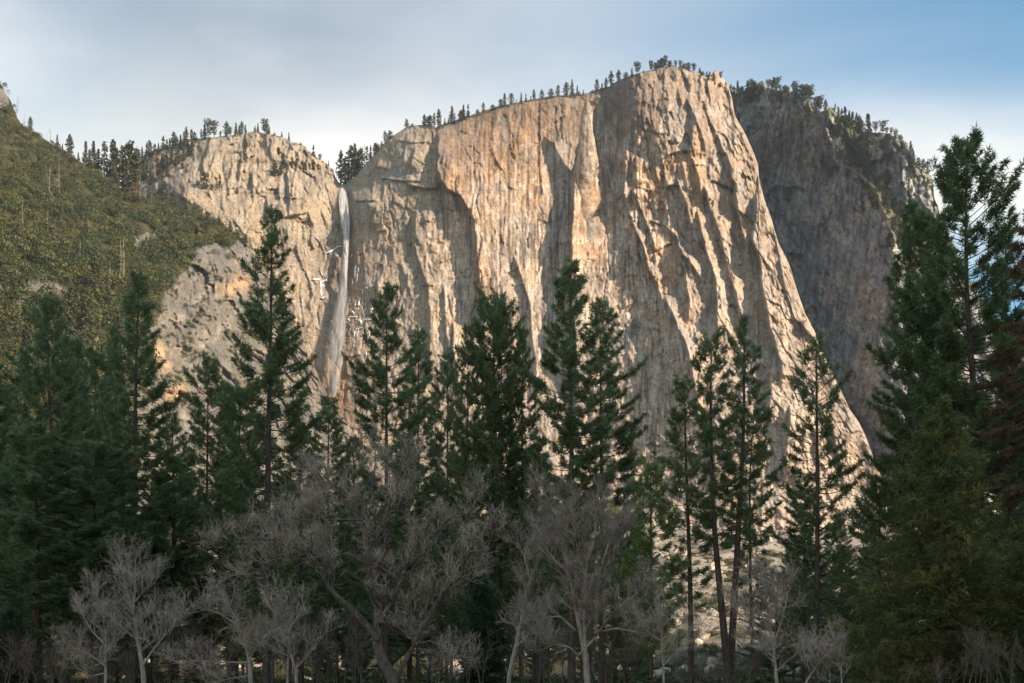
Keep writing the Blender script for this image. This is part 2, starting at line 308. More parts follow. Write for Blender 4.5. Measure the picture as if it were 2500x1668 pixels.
ROOFS = [(C2((690, 605), (760, 618), (960, 620)), 4, 10), (C2((430, 880), (470, 885), (520, 812), (640, 830)), 4, 8), (C2((560, 895), (740, 912), (880, 915)), 6, 10), (C2((775, 940), (860, 960), (1000, 970)), 9, 14), (C2((368, 1060), (530, 1066)), 7, 14),
    (Z1((718, 1150), (810, 1075), (900, 1035), (1070, 1022), (1150, 1150)), 7, 12), (Z2((490, 380), (570, 410), (650, 440), (720, 510), (760, 540)), 7, 10), (Z2((540, 470), (640, 490), (740, 525)), 3, 6),
    (Z3((750, 795), (1090, 812), (1320, 842), (1700, 842), (1850, 780), (1990, 742)), 4, 5), (Z3((1380, 1010), (1440, 1052), (1600, 1025), (1720, 1000)), 6, 12), (Z4((570, 460), (660, 490)), 4, 10),
    (Z4((300, 1240), (370, 1250)), 4, 8), (Z4((455, 1340), (525, 1355)), 4, 8), (Z4((600, 620), (720, 800)), 3, 10), (Z4((920, 650), (970, 780), (1040, 880)), 5, 12), (Z4((0, 1070), (160, 1110), (320, 1110)), 5, 8)]
GROOVES = [(Z4((720, 590), (722, 1010)), 3, 1.8, False), (Z4((600, 640), (1090, 640)), 1.5, 1.6, True), (Z1((690, 900), (690, 1300)), 3, 2, False), (Z1((440, 560), (400, 800), (470, 1000)), 3, 2, False),
    (Z3((1220, 1050), (1080, 1130), (1000, 1250)), 4, 3, False), (Z3((1200, 830), (1110, 950), (1010, 1030)), 3, 2, False), (C6((690, 340), (770, 385)), 3, 2.5, True), (C6((780, 620), (740, 800)), 3, 2.5, False), (C6((1620, 980), (1720, 850)), 2, 3, False)]
STREAKS = [(1242, 300, 560, 3.0), (1264, 320, 440, 3.0), (1289, 360, 560, 2.6), (1184, 310, 410, 3.0), (1304, 320, 362, 2), (1278, 255, 335, 4), (1242, 550, 640, 3), (1277, 540, 700, 4), (1318, 250, 420, 2.5), (1222, 460, 620, 3), (1156, 350, 440, 1.5), (1360, 450, 650, 5), (1390, 470, 660, 4), (1345, 500, 700, 4)]

def make_cracks():
    r = random.Random(21); out = []
    for k in range(170):                       # joints: crooked, mostly steep
        u, v = r.uniform(400, 1960), r.uniform(250, 1080); n = r.randint(3, 6); L = r.uniform(8, 28); s = 0.02 if u < 1430 else 0.32*(u-1430)/430
        p = [(u, v)]
        for i in range(n): p.append((p[-1][0]+L*(s+r.gauss(0, .22)), p[-1][1]+L*r.uniform(.7, 1.2)))
        out.append((p, r.uniform(2.0, 4.5), r.uniform(1.1, 1.9), False))
    for k in range(90):                        # short ledges and roofs
        u, v = r.uniform(400, 1900), r.uniform(270, 1050); p = [(u, v)]; s = r.gauss(0.1, .35)
        for i in range(r.randint(2, 4)): p.append((p[-1][0]+r.uniform(5, 14), p[-1][1]+10*s+r.gauss(0, 2)))
        out.append((p, r.uniform(1.5, 4.0), r.uniform(1.5, 4), True))
    return out
CRACKS = make_cracks()
def depth_main(U, V):
    wu = U+4*fbm(U/34, V/60, 3, 1)+1.6*pn(U/7, V/14, 2); wv = V+4*fbm(U/50, V/50, 2, 4)
    D = rbf(BASE_MAIN, U, V)
    for p, h, wl, wr in EDGES:
        g = 1.1 if p[0][0] > 1480 and h < 30 else 1.0
        if wr < 20 and p[0][0] > 1480: wr *= 1.9; wl *= 0.6
        D = D-edge(wu, wv, p, h*g, wl, wr, 25+max(0, h-12)*5)
    for p, h, w in ROOFS: D = D-roof(wu, wv, p, h, w)
    for p, h, w, hz in CRACKS:
        b = [q[1] for q in p]; a = [q[0] for q in p]; k = (U > min(a)-12) & (U < max(a)+12) & (V > min(b)-20) & (V < max(b)+20)
        if k.any(): D[k] = D[k]+(-roof(U[k], V[k], p, h, w*3, 1.8, 10) if hz else groove(U[k]+1.0*pn(U[k]/5, V[k]/7, 8), V[k], p, h, w, False, 6))
    for p, h, w, hz in GROOVES: D = D+groove(U+1.5*pn(U/10, V/10, 8), V, p, h, w, hz)
    er = np.interp(V, [q[1] for q in EDGE_R], [q[0] for q in EDGE_R])
    k = np.clip((U-1430)/np.maximum(er-1430, 60), 0, 1.05)
    S = np.where(U > 1430, 1430+k*460, U-0.05*(V-500)*sstep(900, 1200, U))
    S = S+2.5*fbm(U/16, V/30, 3, 31)
    fl = sstep(1440, 1560, U)                       # fluted prow
    mid = sstep(1140, 1180, U)*(1-fl)               # smooth long wall
    left = 1-sstep(1050, 1090, U)
    dome = (1-sstep(470, 490, V))*(1-sstep(810, 830, U))
    top = 1-sstep(0, 90, V-np.interp(U, [q[0] for q in SKY_MAIN], [q[1] for q in SKY_MAIN]))
    pm = np.clip(0.25+2.2*pn(U/110, V/190, 59), 0, 1.3); pm2 = np.clip(0.3+2.2*pn(U/60, V/90, 58), 0, 1.3)
    D = D-(1.5+5.0*fl)*pm*flakes(S, V, 62, 120, 51, 1.1)
    D = D-(1.0+3.0*fl+1.2*dome)*pm2*flakes(S, V, 27, 58, 52, 1.6)
    D = D-(0.9+1.1*fl+1.6*dome+0.5*left)*pm2*flakes(S, V, 11, 26, 53, 1.5, 0.2)
    D = D-(1.0+6.0*dome)*flakes(U-0.25*V, V, 30, 42, 54, 1.2, 0.2)*(0.2+0.8*dome)
    D = D-(0.5+2.5*dome)*flakes(V+0.15*U, U, 24, 60, 55, 1.0, 0.3)*(0.25+0.75*dome+0.4*left)
    D = D+(3.0+2.0*fl-1.0*mid)*fbm(U/70, V/150, 4, 61)+(1.3+0.5*fl)*fbm(U/17, V/36, 3, 62)+0.55*fbm(U/7, V/10, 2, 63)
    fx, fy = U+3*fbm(U/20, V/30, 2, 65), V+4*fbm(U/26, V/26, 2, 66)
    Sf = np.where(U > 1430, S, fx)
    ch = 0.42+0.45*fl+0.8*dome+0.15*left
    D = D+(9.5*ch)*facets(Sf/40, fy/66, 201)*np.clip(0.55+pn(U/80, V/80, 205)*1.2, 0.1, 1.2)
    D = D+(5.2*ch)*facets(Sf/17, fy/27, 211)*np.clip(0.6+pn(U/50, V/60, 206)*1.3, 0.1, 1.3)
    D = D+(2.2*ch)*facets(Sf/7.5, fy/13, 221)
    # broken scaly ground below the long wall and on the prow
    sc_ = fbm(U/11+0.4*V/11, V/9, 2, 64); D = D-0.9*np.abs(sc_)*(0.5+fl+sstep(600, 900, V))
    # small roofs of exfoliating sheets
    D = D-(1.2+0.8*mid)*flakes(-V+12*fbm(U/40, V/90, 2, 71), U, 60, 110, 70, 1.2, 0.06)*np.clip(0.3+1.5*pn(U/90, V/120, 72), 0, 1)
    return D

def colour_main(U, V):
    tan = np.array([.275, .22, .168]); pale = np.array([.40, .345, .29]); varn = np.array([.125, .094, .072]); orange = np.array([.39, .215, .105]); grey = np.array([.20, .192, .185]); cream = np.array([.245, .205, .155])
    sk = np.interp(U, [q[0] for q in SKY_MAIN], [q[1] for q in SKY_MAIN]); dep = V-sk
    c = np.zeros(U.shape+(3,))+tan
    st = fbm(U/9, V/110, 4, 81, 0.6); st2 = fbm(U/4, V/60, 3, 82, 0.6); pt = fbm(U/60, V/80, 5, 83, 0.6); pt2 = fbm(U/22, V/26, 4, 84, 0.6)
    left = 1-sstep(1050, 1110, U)
    c = lerp(c, cream, left*0.8)
    c = lerp(c, pale, np.clip(0.25+1.1*pt+sstep(450, 900, V)*0.45+0.3*pt2, 0, 1)*(1-0.75*left)*0.9)
    wall = sstep(1030, 1100, U)*(1-sstep(1540, 1700, U))
    up = wall*(1-sstep(60, 230, dep+130*pt+60*st))
    c = lerp(c, varn*1.35, np.clip(up*0.85, 0, 1))
    c = lerp(c, varn*1.9, sstep(1540, 1600, U)*(1-sstep(20, 260, dep+160*pt2))*0.5)
    c = lerp(c, orange, np.clip(blob(U+10*pt2, V, [(1545, 420, 24, 70), (1592, 430, 34, 70), (1655, 412, 46, 30), (1474, 545, 17, 110), (1440, 600, 40, 60), (1415, 520, 16, 120), (1544, 670, 45, 40), (1613, 606, 30, 26), (1640, 657, 22, 60), (1673, 745, 8, 34), (1816, 556, 14, 45), (1185, 420, 40, 150), (1235, 370, 60, 90), (1300, 330, 40, 90), (1110, 430, 30, 60), (1170, 640, 16, 70), (1700, 440, 20, 90), (1620, 480, 25, 60), (868, 690, 16, 70), (830, 950, 30, 90), (1300, 480, 30, 60)])*(0.62+0.8*st), 0, 0.9))
    c = lerp(c, pale*1.06, np.clip(sstep(0.12, 0.34, pt2+0.3*st)*wall*sstep(90, 260, dep)*0.7, 0, 1))
    c = lerp(c, varn, np.clip(sstep(0.06, 0.30, st+0.35*pt)*0.75*(0.45+0.75*wall), 0, 0.9))
    st3 = fbm(U/7, V/200, 3, 96, 0.6)
    c = lerp(c, varn*0.8, np.clip(sstep(0.16, 0.36, st3+0.2*st)*0.5*wall, 0, 1)); c = lerp(c, pale*1.08, np.clip(sstep(0.16, 0.4, -st3+0.2*pt)*0.5*wall*sstep(150, 300, dep), 0, 1))
    c = lerp(c, grey, np.clip(sstep(0.12, 0.45, 0.7*st2+0.7*pt+0.4*pt2)*0.5, 0, 1))
    for (x, a, b, w) in STREAKS:
        d = (U+2*pn(V/25, V/60+x, 86)-x)/w
        c = lerp(c, varn*0.55, np.exp(-d*d)*sstep(a-15, a+15, V)*(1-sstep(b-60, b+20, V))*np.clip(0.75+0.7*st2, 0, 1))
    # wet rock around the fall
    wet = np.exp(-((U-(846+6*pn(V/40, U/9, 88)))/15)**2)*sstep(455, 480, V)*(1-sstep(640, 740, V))+0.55*np.exp(-((U-(815+0.02*V))/45)**2)*sstep(560, 640, V)*(1-sstep(1000, 1100, V))
    c = lerp(c, varn*0.75, np.clip(wet*(0.8+0.8*st2), 0, 0.85))
    # pale quartz veins
    for p, w in ((C2((450, 1370), (600, 1330), (780, 1322), (900, 1325), (1100, 1290), (1240, 1215), (1330, 1225)), 2.0), (C2((900, 1330), (1150, 1290), (1320, 1290)), 1.6), (C2((1000, 1240), (1220, 1190)), 1.4)):
        c = lerp(c, pale*1.1, 0.6*groove(U, V+2*pn(U/8, V/8, 91), p, 1, w, True)*np.clip(0.6+pt2, 0, 1))
    pale_line = groove(U+0.6*pn(U/4, V/9, 92), V, [(1484, 620), (1487, 700), (1492, 860)], 1, 1.8)
    c = lerp(c, pale*1.15, 0.7*pale_line)
    # terraces carry soil and scrub
    ter = np.clip(blob(U, V, [(620, 395, 60, 7), (690, 398, 40, 6), (560, 372, 30, 6), (500, 452, 60, 5), (640, 472, 80, 3)])*(0.7+pt2), 0, 0.8)
    c = lerp(c, np.array([.12, .10, .06]), ter)
    return np.clip(c*(1+0.22*pt2+0.10*fbm(U/4, V/5, 2, 95))[..., None], 0.02, 0.75)

def sheet(name, sky, u0, u1, du, vbot, nrow, depth, colour, material, back, soft, rough=1.0, tp=1.0):
    us = np.arange(u0, u1+du*0.5, du)
    sk = np.interp(us, [q[0] for q in sky], [q[1] for q in sky])+rough*(1.6*fbm(us/9, us*0, 3, 7))
    t = np.linspace(0, 1, nrow)**tp
    U = np.repeat(us[None], nrow, 0); V = sk[None]+(vbot-sk)[None]*t[:, None]
    V = np.maximum(V, sk[None])
    D = depth(U, V)
    # the rim rolls back
    s2 = soft(us) if callable(soft) else soft
    D = D+np.where(V-sk[None] < s2, (1-np.clip((V-sk[None])/s2, 0, 1))**2.2*s2*0.55, 0)
    P = at(U, V, D); C = colour(U, V)
    rows, cols = [], []
    for k, (dy, dv) in enumerate(back):             # ground behind the rim
        Y = D[0]+dy; rows.append(at(us, sk+dv+0*us, Y)); cols.append(C[0]*0.8)
    P = np.concatenate([np.array(rows[::-1]), P], 0); C = np.concatenate([np.array(cols[::-1]), C], 0)
    nr, nc = P.shape[:2]
    me = mesh_np(name, P.reshape(-1, 3), grid_faces(nr, nc), material, col=C.reshape(-1, 3), smooth=True)
    return me, us, sk, D
me, *_ = sheet('granite_cliff', SKY_MAIN, 300, 2165, 2.2, 1340, 420, depth_main, colour_main, M_ROCK, [(25, 2), (90, 8), (300, 30)], lambda u: np.interp(u, [300, 820, 860, 1000, 1100, 1400, 1600, 1780, 1800, 2165], [10, 8, 10, 14, 30, 24, 14, 14, 26, 30]))
cliff = obj('granite_cliff', me, kind='structure')
cliff['label'] = 'tall sunlit granite cliff with a long wall, fluted prow and domed left end'

# free-standing pinnacle in front of the long wall
def pinnacle():
    vs = np.linspace(246, 760, 190); n = 44
    uc = np.interp(vs, [246, 278, 329, 380, 420, 500, 600, 760], [1433, 1433, 1431, 1435, 1437, 1443, 1446, 1450])
    hw = np.interp(vs, [246, 249, 256, 270, 300, 330, 380, 420, 500, 580, 640, 760], [0.6, 4, 8, 12.5, 15, 17, 24, 31, 41, 46, 42, 12])
    Yc = np.interp(vs, [246, 400, 470, 620, 760], [1490, 1499, 1500, 1495, 1490]); R = hw*1500/F
    P = []
    for i, v in enumerate(vs):
        th = np.linspace(0, 2*np.pi, n, endpoint=False)
        r = R[i]*(1+0.14*fbm(np.cos(th)*1.5+3, np.sin(th)*1.5+v/45, 3, 3)+0.06*fbm(np.cos(th)*5, np.sin(th)*5+v/9, 2, 5))
        c = at(np.array(uc[i]+1.2*math.sin(v/13)), np.array(v), np.array(Yc[i]))
        P.append(np.stack([c[0]+r*np.cos(th), c[1]+r*0.85*np.sin(th), c[2]+0*th], -1))
    P = np.array(P).reshape(-1, 3); i = np.arange(len(vs)*n).reshape(len(vs), n); j = np.roll(i, -1, 1)
    fc = np.stack([i[:-1].ravel(), j[:-1].ravel(), j[1:].ravel(), i[1:].ravel()], 1)
    U = P[:, 0]/P[:, 1]*F+1250; V = VH-(P[:, 2]-ZC)/P[:, 1]*F
    c = colour_main(U, V+120)
    o = obj('rock_spire', mesh_np('rock_spire', P, fc, M_ROCK, col=c, smooth=True), kind='structure')
    return o
spire = pinnacle(); spire.parent = cliff

# ------------------------------------------------------------------ rear cliff on the right, mostly turned from the sun
SKY_REAR = [(1740, 215), (1779, 210), (1798, 230), (1820, 226), (1846, 212), (1853, 200), (1860, 198), (1871, 214), (1897, 220), (1929, 228), (1938, 217), (1945, 226), (1954, 236), (1980, 247), (2002, 272), (2018, 270), (2024, 261), (2039, 264), (2041, 287), (2069, 303), (2100, 322), (2130, 323), (2174, 326), (2194, 345), (2208, 346), (2216, 349), (2219, 368), (2238, 405), (2261, 421), (2273, 428), (2279, 444), (2281, 485), (2289, 500), (2300, 545), (2330, 605), (2360, 670), (2420, 760), (2520, 880)]
RB = [(1790, 230, 1905), (1860, 230, 1850), (1950, 250, 1768), (2060, 310, 1738), (2130, 330, 1716), (2200, 380, 1690), (2280, 480, 1655), (1860, 420, 1915), (1900, 600, 1900), (2000, 420, 1830), (2000, 600, 1830), (2090, 600, 1710), (2130, 480, 1690), (2160, 560, 1640), (2190, 700, 1540), (2000, 900, 1790), (2100, 900, 1610), (2050, 760, 1745), (2190, 1000, 1440), (2080, 1040, 1620), (2230, 1200, 1330), (2400, 820, 1570), (2500, 900, 1560), (2250, 800, 1590), (2250, 560, 1655), (2400, 1150, 1480), (1990, 1250, 1600), (2350, 680, 1640), (2500, 1250, 1450)]
R_EDGES = [(C4((660, 470), (720, 620), (790, 790), (830, 860)), 27, 4, 11), (C4((805, 460), (850, 560), (905, 690)), 30, 4, 13), (C4((800, 620), (830, 700), (860, 800)), 20, 4, 10), (C4((640, 330), (660, 420)), 16, 4, 10), (C4((390, 330), (400, 400), (430, 560)), 14, 4, 10),
    (C4((540, 380), (530, 480), (520, 640)), 14, 4, 11), (C4((860, 340), (850, 400), (860, 470)), 18, 4, 10), (C4((1330, 545), (1340, 650), (1400, 780), (1400, 920), (1440, 1000), (1460, 1130)), 28, 10, 60), (C4((1445, 620), (1450, 700)), 7, 3, 15),
    (C4((1520, 830), (1530, 930)), 6, 3, 20), (C4((1590, 870), (1600, 980), (1620, 1100)), 6, 3, 20), (C4((900, 740), (940, 800), (1050, 830), (1160, 930), (1230, 1030), (1245, 1090), (1290, 1180), (1310, 1260), (1350, 1330), (1345, 1440), (1380, 1567)), 34, 8, 16),
    (C4((860, 880), (930, 1000), (1000, 1150), (1060, 1300), (1150, 1500)), 16, 12, 50), (C4((540, 1000), (640, 1250), (760, 1500)), 9, 8, 50), (C4((420, 900), (520, 1150), (640, 1400), (700, 1567)), 7, 6, 40), (C4((700, 820), (780, 1000), (880, 1250)), 8, 8, 40),
    (C7((1480, 80), (1560, 300), (1700, 600)), 8, 8, 40), (C7((1750, 150), (1860, 500), (1960, 800)), 10, 8, 50), (C7((1500, 420), (1700, 720), (1850, 1000), (2000, 1300)), 8, 5, 30), (C7((2010, 60), (2040, 140)), 7, 4, 14)]
def depth_rear(U, V):
    wu = U+5*fbm(U/30, V/45, 3, 101)+2*pn(U/8, V/11, 102)
    D = rbf(RB, U, V)
    for p, h, wl, wr in R_EDGES: D = D-edge(wu, V, p, h, wl, wr)
    S = U-0.36*(V-400)*sstep(300, 700, V)
    S = S+4*fbm(U/18, V/25, 3, 103)
    W = U-0.62*V                             # joints that run down to the right
    D = D-5*flakes(W+6*fbm(U/30, V/30, 2, 113), V, 44, 160, 114)-2.4*flakes(W, V, 17, 80, 115)
    D = D-4*flakes(S, V, 52, 130, 104)-3.6*flakes(S, V, 21, 60, 105, 1.1, 0.2)-1.8*flakes(S, V, 9, 30, 106, 1.1, 0.3)
    D = D-2.5*flakes(V+0.5*U, U, 30, 50, 107, 1.2, 0.3)-1.2*np.abs(fbm(U/9, V/9, 3, 108))*2+6*fbm(U/80, V/100, 4, 109)+1.6*fbm(U/14, V/17, 3, 110)
    fx, fy = S+3*fbm(U/20, V/24, 2, 111), V+4*fbm(U/20, V/22, 2, 112)
    D = D+14*facets(fx/44, fy/80, 231)+8*facets(fx/18, fy/34, 241)+3.4*facets(fx/8, fy/12, 251)
    return D
SLOPE_P = [(2080, 330), (2110, 420), (2100, 400), (2150, 480), (2190, 540), (2230, 610), (2250, 680)]
def colour_rear(U, V):
    base = np.array([.165, .170, .182]); pale = np.array([.37, .36, .35]); dark = np.array([.05, .052, .058]); orange = np.array([.22, .17, .13]); veg = np.array([.065, .068, .03])
    st = fbm(U/9+V/50, V/90, 4, 121, 0.6); pt = fbm(U/50, V/60, 5, 122, 0.6); p2 = fbm(U/18, V/18, 4, 123, 0.6)
    c = np.zeros(U.shape+(3,))+base
    c = lerp(c, pale, np.clip(0.18+1.6*pt+0.8*p2, 0, 1)*0.8)
    c = lerp(c, dark, sstep(0.04, 0.3, st+0.3*p2)*0.75)
    c = lerp(c, orange, sstep(0.24, 0.5, pt-0.4*p2+0.3*st)*0.55)
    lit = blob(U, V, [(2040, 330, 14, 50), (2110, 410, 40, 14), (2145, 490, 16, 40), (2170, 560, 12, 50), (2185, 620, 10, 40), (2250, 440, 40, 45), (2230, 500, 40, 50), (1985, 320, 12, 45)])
    c = lerp(c, pale*1.1, np.clip(lit*0.8, 0, 1))  # sunlight on the crests and right-hand block painted in as paler rock
    pd = np.hypot(U-np.interp(V, [p[1] for p in SLOPE_P], [p[0] for p in SLOPE_P]), 0)
    c = lerp(c, veg, np.clip((1-sstep(18, 40, pd+30*p2))*sstep(290, 340, V)*(1-sstep(640, 720, V))*0.85, 0, 1))
    sk = np.interp(U, [q[0] for q in SKY_REAR], [q[1] for q in SKY_REAR])
    c = lerp(c, veg, np.clip((1-sstep(10, 50, V-sk+60*p2))*0.7, 0, 1))
    c = lerp(c, veg*0.8, sstep(0.22, 0.42, p2+0.3*pt)*0.6)
    return np.clip(c*(1+0.25*p2)[..., None], 0.02, 0.7)
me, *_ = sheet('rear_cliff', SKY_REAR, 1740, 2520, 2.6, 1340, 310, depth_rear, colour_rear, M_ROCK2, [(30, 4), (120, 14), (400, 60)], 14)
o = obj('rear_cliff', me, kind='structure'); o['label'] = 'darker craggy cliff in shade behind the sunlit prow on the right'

# ------------------------------------------------------------------ wooded hillside on the left and the slabs of its spur
SKY_HILL = [(-420, -60), (-120, 90), (-40, 175), (0, 205), (8, 214), (15, 230), (26, 246), (33, 263), (40, 285), (55, 306), (91, 326), (124, 351), (153, 366), (182, 387), (204, 402), (233, 420), (262, 438), (291, 456), (327, 482), (364, 487), (385, 496), (415, 507), (451, 515), (484, 522), (520, 536), (545, 551), (567, 569), (590, 580), (606, 596), (622, 622), (640, 655), (662, 690), (690, 745), (715, 795), (738, 838), (752, 868), (770, 902), (785, 935), (799, 965), (830, 1010), (880, 1080), (930, 1150)]
HB = [(-420, 1560, 560), (0, 1560, 620), (300, 1560, 760), (600, 1560, 960), (930, 1560, 1150), (-420, 0, 1550), (0, 210, 1500), (0, 450, 1220), (0, 700, 985), (0, 900, 880), (0, 1200, 760), (130, 360, 1470), (150, 600, 1200), (200, 800, 1010), (300, 465, 1480), (300, 650, 1250), (330, 900, 1080), (420, 515, 1500), (520, 540, 1515), (600, 600, 1520), (480, 660, 1380), (420, 760, 1270), (560, 700, 1425), (520, 850, 1290), (640, 800, 1430), (600, 950, 1300), (740, 850, 1490), (720, 960, 1400), (800, 970, 1490), (780, 1100, 1360), (930, 1160, 1400), (930, 1250, 1330), (500, 1100, 1120), (300, 1200, 960), (-420, 900, 820), (700, 1250, 1220)]
H_EDGES = [(C5((160, 380), (200, 520), (250, 640)), 8, 4, 20), (C5((350, 390), (400, 560), (390, 660)), 10, 5, 22), (C5((470, 480), (500, 580), (480, 640)), 10, 6, 30), (C5((520, 600), (600, 700)), 10, 6, 40), (C5((210, 980), (330, 1040), (420, 1180), (520, 1300), (620, 1440)), 14, 14, 22), (C5((60, 870), (140, 960), (190, 1080)), 12, 7, 18), (C5((330, 760), (370, 860)), 9, 6, 22), (C5((100, 900), (120, 1080)), 7, 4, 20), (C5((440, 880), (500, 1000), (560, 1100)), 8, 6, 30), (C5((950, 1060), (1080, 1250), (1180, 1380)), 7, 5, 30), (C5((560, 100), (620, 230)), 6, 4, 20), (C5((250, 700), (290, 800)), 7, 4, 20)]
FOREST = [(-430, -100), (0, 190), (100, 320), (300, 450), (420, 500), (540, 540), (598, 575), (560, 608), (520, 590), (470, 618), (458, 650), (430, 690), (402, 715), (395, 760), (370, 790), (330, 830), (372, 900), (300, 960), (250, 1000), (330, 1100), (330, 1600), (-430, 1600)]
def inpoly(U, V, poly):
    r = np.zeros(np.shape(U), bool); n = len(poly)
    for k in range(n):
        (a, b), (c, d) = poly[k], poly[(k+1) % n]
        if b == d: continue
        r ^= ((b > V) != (d > V)) & (U < (c-a)*(V-b)/(d-b)+a)
    return r
BARE = [(95, 705, 62, 18), (60, 738, 22, 26), (150, 722, 28, 16), (195, 815, 42, 30), (215, 830, 30, 24), (362, 583, 34, 14), (330, 600, 14, 12), (6, 240, 16, 30), (170, 1000, 25, 15), (215, 990, 22, 18), (205, 890, 16, 10)]
def forest_mask(U, V):
    w = inpoly(U+10*pn(U/30, V/30, 131), V+8*pn(U/25, V/25, 132), FOREST)
    b = blob(U, V+8*pn(U/14, V/14, 133), BARE)
    return w & (b < 0.42)
def depth_hill(U, V):
    wu = U+4*fbm(U/22, V/26, 3, 141); D = rbf(HB, U, V)
    r = 1-sstep(-0.5, 0.5, forest_mask(U, V)*2.0-1.0)
    rk = 0.25+0.75*sstep(330, 460, U)
    for p, h, wl, wr in H_EDGES: D = D-edge(wu, V, p, h, wl, wr)
    S = U-0.75*(V-700)*sstep(650, 900, V)*sstep(350, 480, U)+5*fbm(U/16, V/18, 3, 142)
    D = D+rk*(-6*flakes(S, V, 48, 70, 143)-4*flakes(S, V, 20, 34, 144, 1.1, 0.25)-1.6*flakes(S, V, 9, 20, 145, 1.1, 0.3)-3.5*flakes(V+0.4*U, U, 28, 44, 146, 1.2, 0.3)-1.5*np.abs(fbm(U/10, V/10, 3, 147))*2)
    fx, fy = S+3*fbm(U/18, V/18, 2, 149), V+4*fbm(U/18, V/18, 2, 150)
    D = D+rk*(18*facets(fx/62, fy/80, 261)+9*facets(fx/24, fy/34, 271)+3.4*facets(fx/8, fy/9, 281))
    D = D+16*fbm(U/80, V/80, 3, 148)*(1-0.5*rk)
    return D
def colour_hill(U, V):
    soil = np.array([.045, .043, .02]); rock = np.array([.12, .115, .108]); pale = np.array([.25, .222, .19]); orange = np.array([.42, .27, .16]); dark = np.array([.11, .10, .09])
    f = forest_mask(U, V); st = fbm(U/8, V/30, 4, 151, 0.6); pt = fbm(U/40, V/40, 5, 152, 0.6); p2 = fbm(U/14, V/14, 4, 153, 0.6)
    c = np.zeros(U.shape+(3,))+rock
    c = lerp(c, pale, np.clip(0.15+1.2*pt+0.4*p2, 0, 1)*(1-0.5*(1-sstep(640, 760, V))))
    c = lerp(c, dark, sstep(0.1, 0.4, st+0.3*p2)*0.6)
    c = lerp(c, orange, np.clip(blob(U, V, [(590, 690, 20, 20), (560, 705, 24, 14), (200, 800, 40, 14), (178, 770, 8, 22), (390, 860, 14, 26), (405, 890, 18, 16), (430, 960, 30, 20)])*0.85, 0, 1))
    c = lerp(c, np.array([.10, .095, .045]), np.clip(sstep(0.12, 0.34, p2)*0.7*(V > 640), 0, 1))
    c = np.where(f[..., None], soil*(1+0.6*p2)[..., None], c)
    return np.clip(c, 0.015, 0.7)
me, hus, hsk, hD = sheet('hillside', SKY_HILL, -420, 930, 3.4, 1560, 230, depth_hill, colour_hill, M_ROCK2, [(30, 4), (110, 14), (300, 60)], 8, 1.0, 1.45)
hillside = obj('hillside', me, kind='structure'); hillside['label'] = 'steep hillside on the left under scrub oak, ending in pale rock slabs'

# ------------------------------------------------------------------ valley floor, talus below the cliff, and the wall of the valley behind the viewer
def ground_z(x, y):
    t = np.clip((y-380)/900, 0, None)
    z = 185*t**1.35+16*fbm(x/110, y/110, 4, 161)*np.clip(t*3, 0, 1)+3.5*np.abs(fbm(x/14, y/14, 3, 162))*np.clip(t*4, 0, 1)
    return np.where(y > 380, z, 0)+0.25*fbm(x/12, y/12, 2, 163)*(np.abs(y) < 400)
def build_ground():
    ys = np.r_[-3500, -2500, -1500, -700, -300, -100, -30, np.linspace(0, 360, 20), np.linspace(370, 1420, 190), 1500, 1700, 2200, 2800, 3500]
    xs = np.r_[-3500, -2500, -1800, -1200, np.linspace(-800, 800, 170), 1200, 1800, 2500, 3500]
    X, Y = np.meshgrid(xs, ys); zz = ground_z(X, np.minimum(Y, 1420))
    zz = np.where(Y > 1450, 210, zz)
    p2 = fbm(X/26, Y/26, 4, 165, 0.6); t = sstep(480, 700, Y)
    c = lerp(np.zeros(X.shape+(3,))+lerp(np.zeros(X.shape+(3,))+np.array([.06, .055, .03]), np.array([.20, .17, .10]), 1.0-sstep(50, 75, np.abs(Y))), np.array([.30, .262, .22]), t)
    c = lerp(c, np.array([.09, .09, .04]), sstep(-0.05, 0.2, p2)*t*0.9*(1-0.4*sstep(1000, 1300, Y)))
    c = np.where((Y > 1450)[..., None], np.array([.08, .075, .045]), c)
    me = mesh_np('ground', np.stack([X, Y, zz], -1).reshape(-1, 3), grid_faces(len(ys), len(xs))[:, ::-1], M_SOIL, col=np.clip(c, .02, .7).reshape(-1, 3), smooth=True)
    return obj('ground', me, kind='structure')
build_ground()
def build_ridge():                                    # the forested south wall of the valley, low in the sun's direction
    a = np.radians(np.linspace(-75, 150, 110)); r = np.linspace(520, 2600, 60)
    A, R = np.meshgrid(a, r)                          # bearing from straight behind, to the right
    X = np.sin(A)*R; Y = -np.cos(A)*R
    crest = 700+60*fbm(A*4, A*0+2, 4, 171)
    Z = crest*np.clip((R-520)/950, 0, 1)**0.85*np.exp(-((A-0.9)/0.72)**4)+30*fbm(X/200, Y/200, 4, 172)*np.clip((R-520)/200, 0, 1)-2
    c = np.zeros(X.shape+(3,))+np.array([.06, .065, .035])
    me = mesh_np('south_hills', np.stack([X, Y, Z], -1).reshape(-1, 3), grid_faces(60, 110), M_SOIL, col=c.reshape(-1, 3), smooth=True)
    return obj('hills', me, kind='structure')
build_ridge()

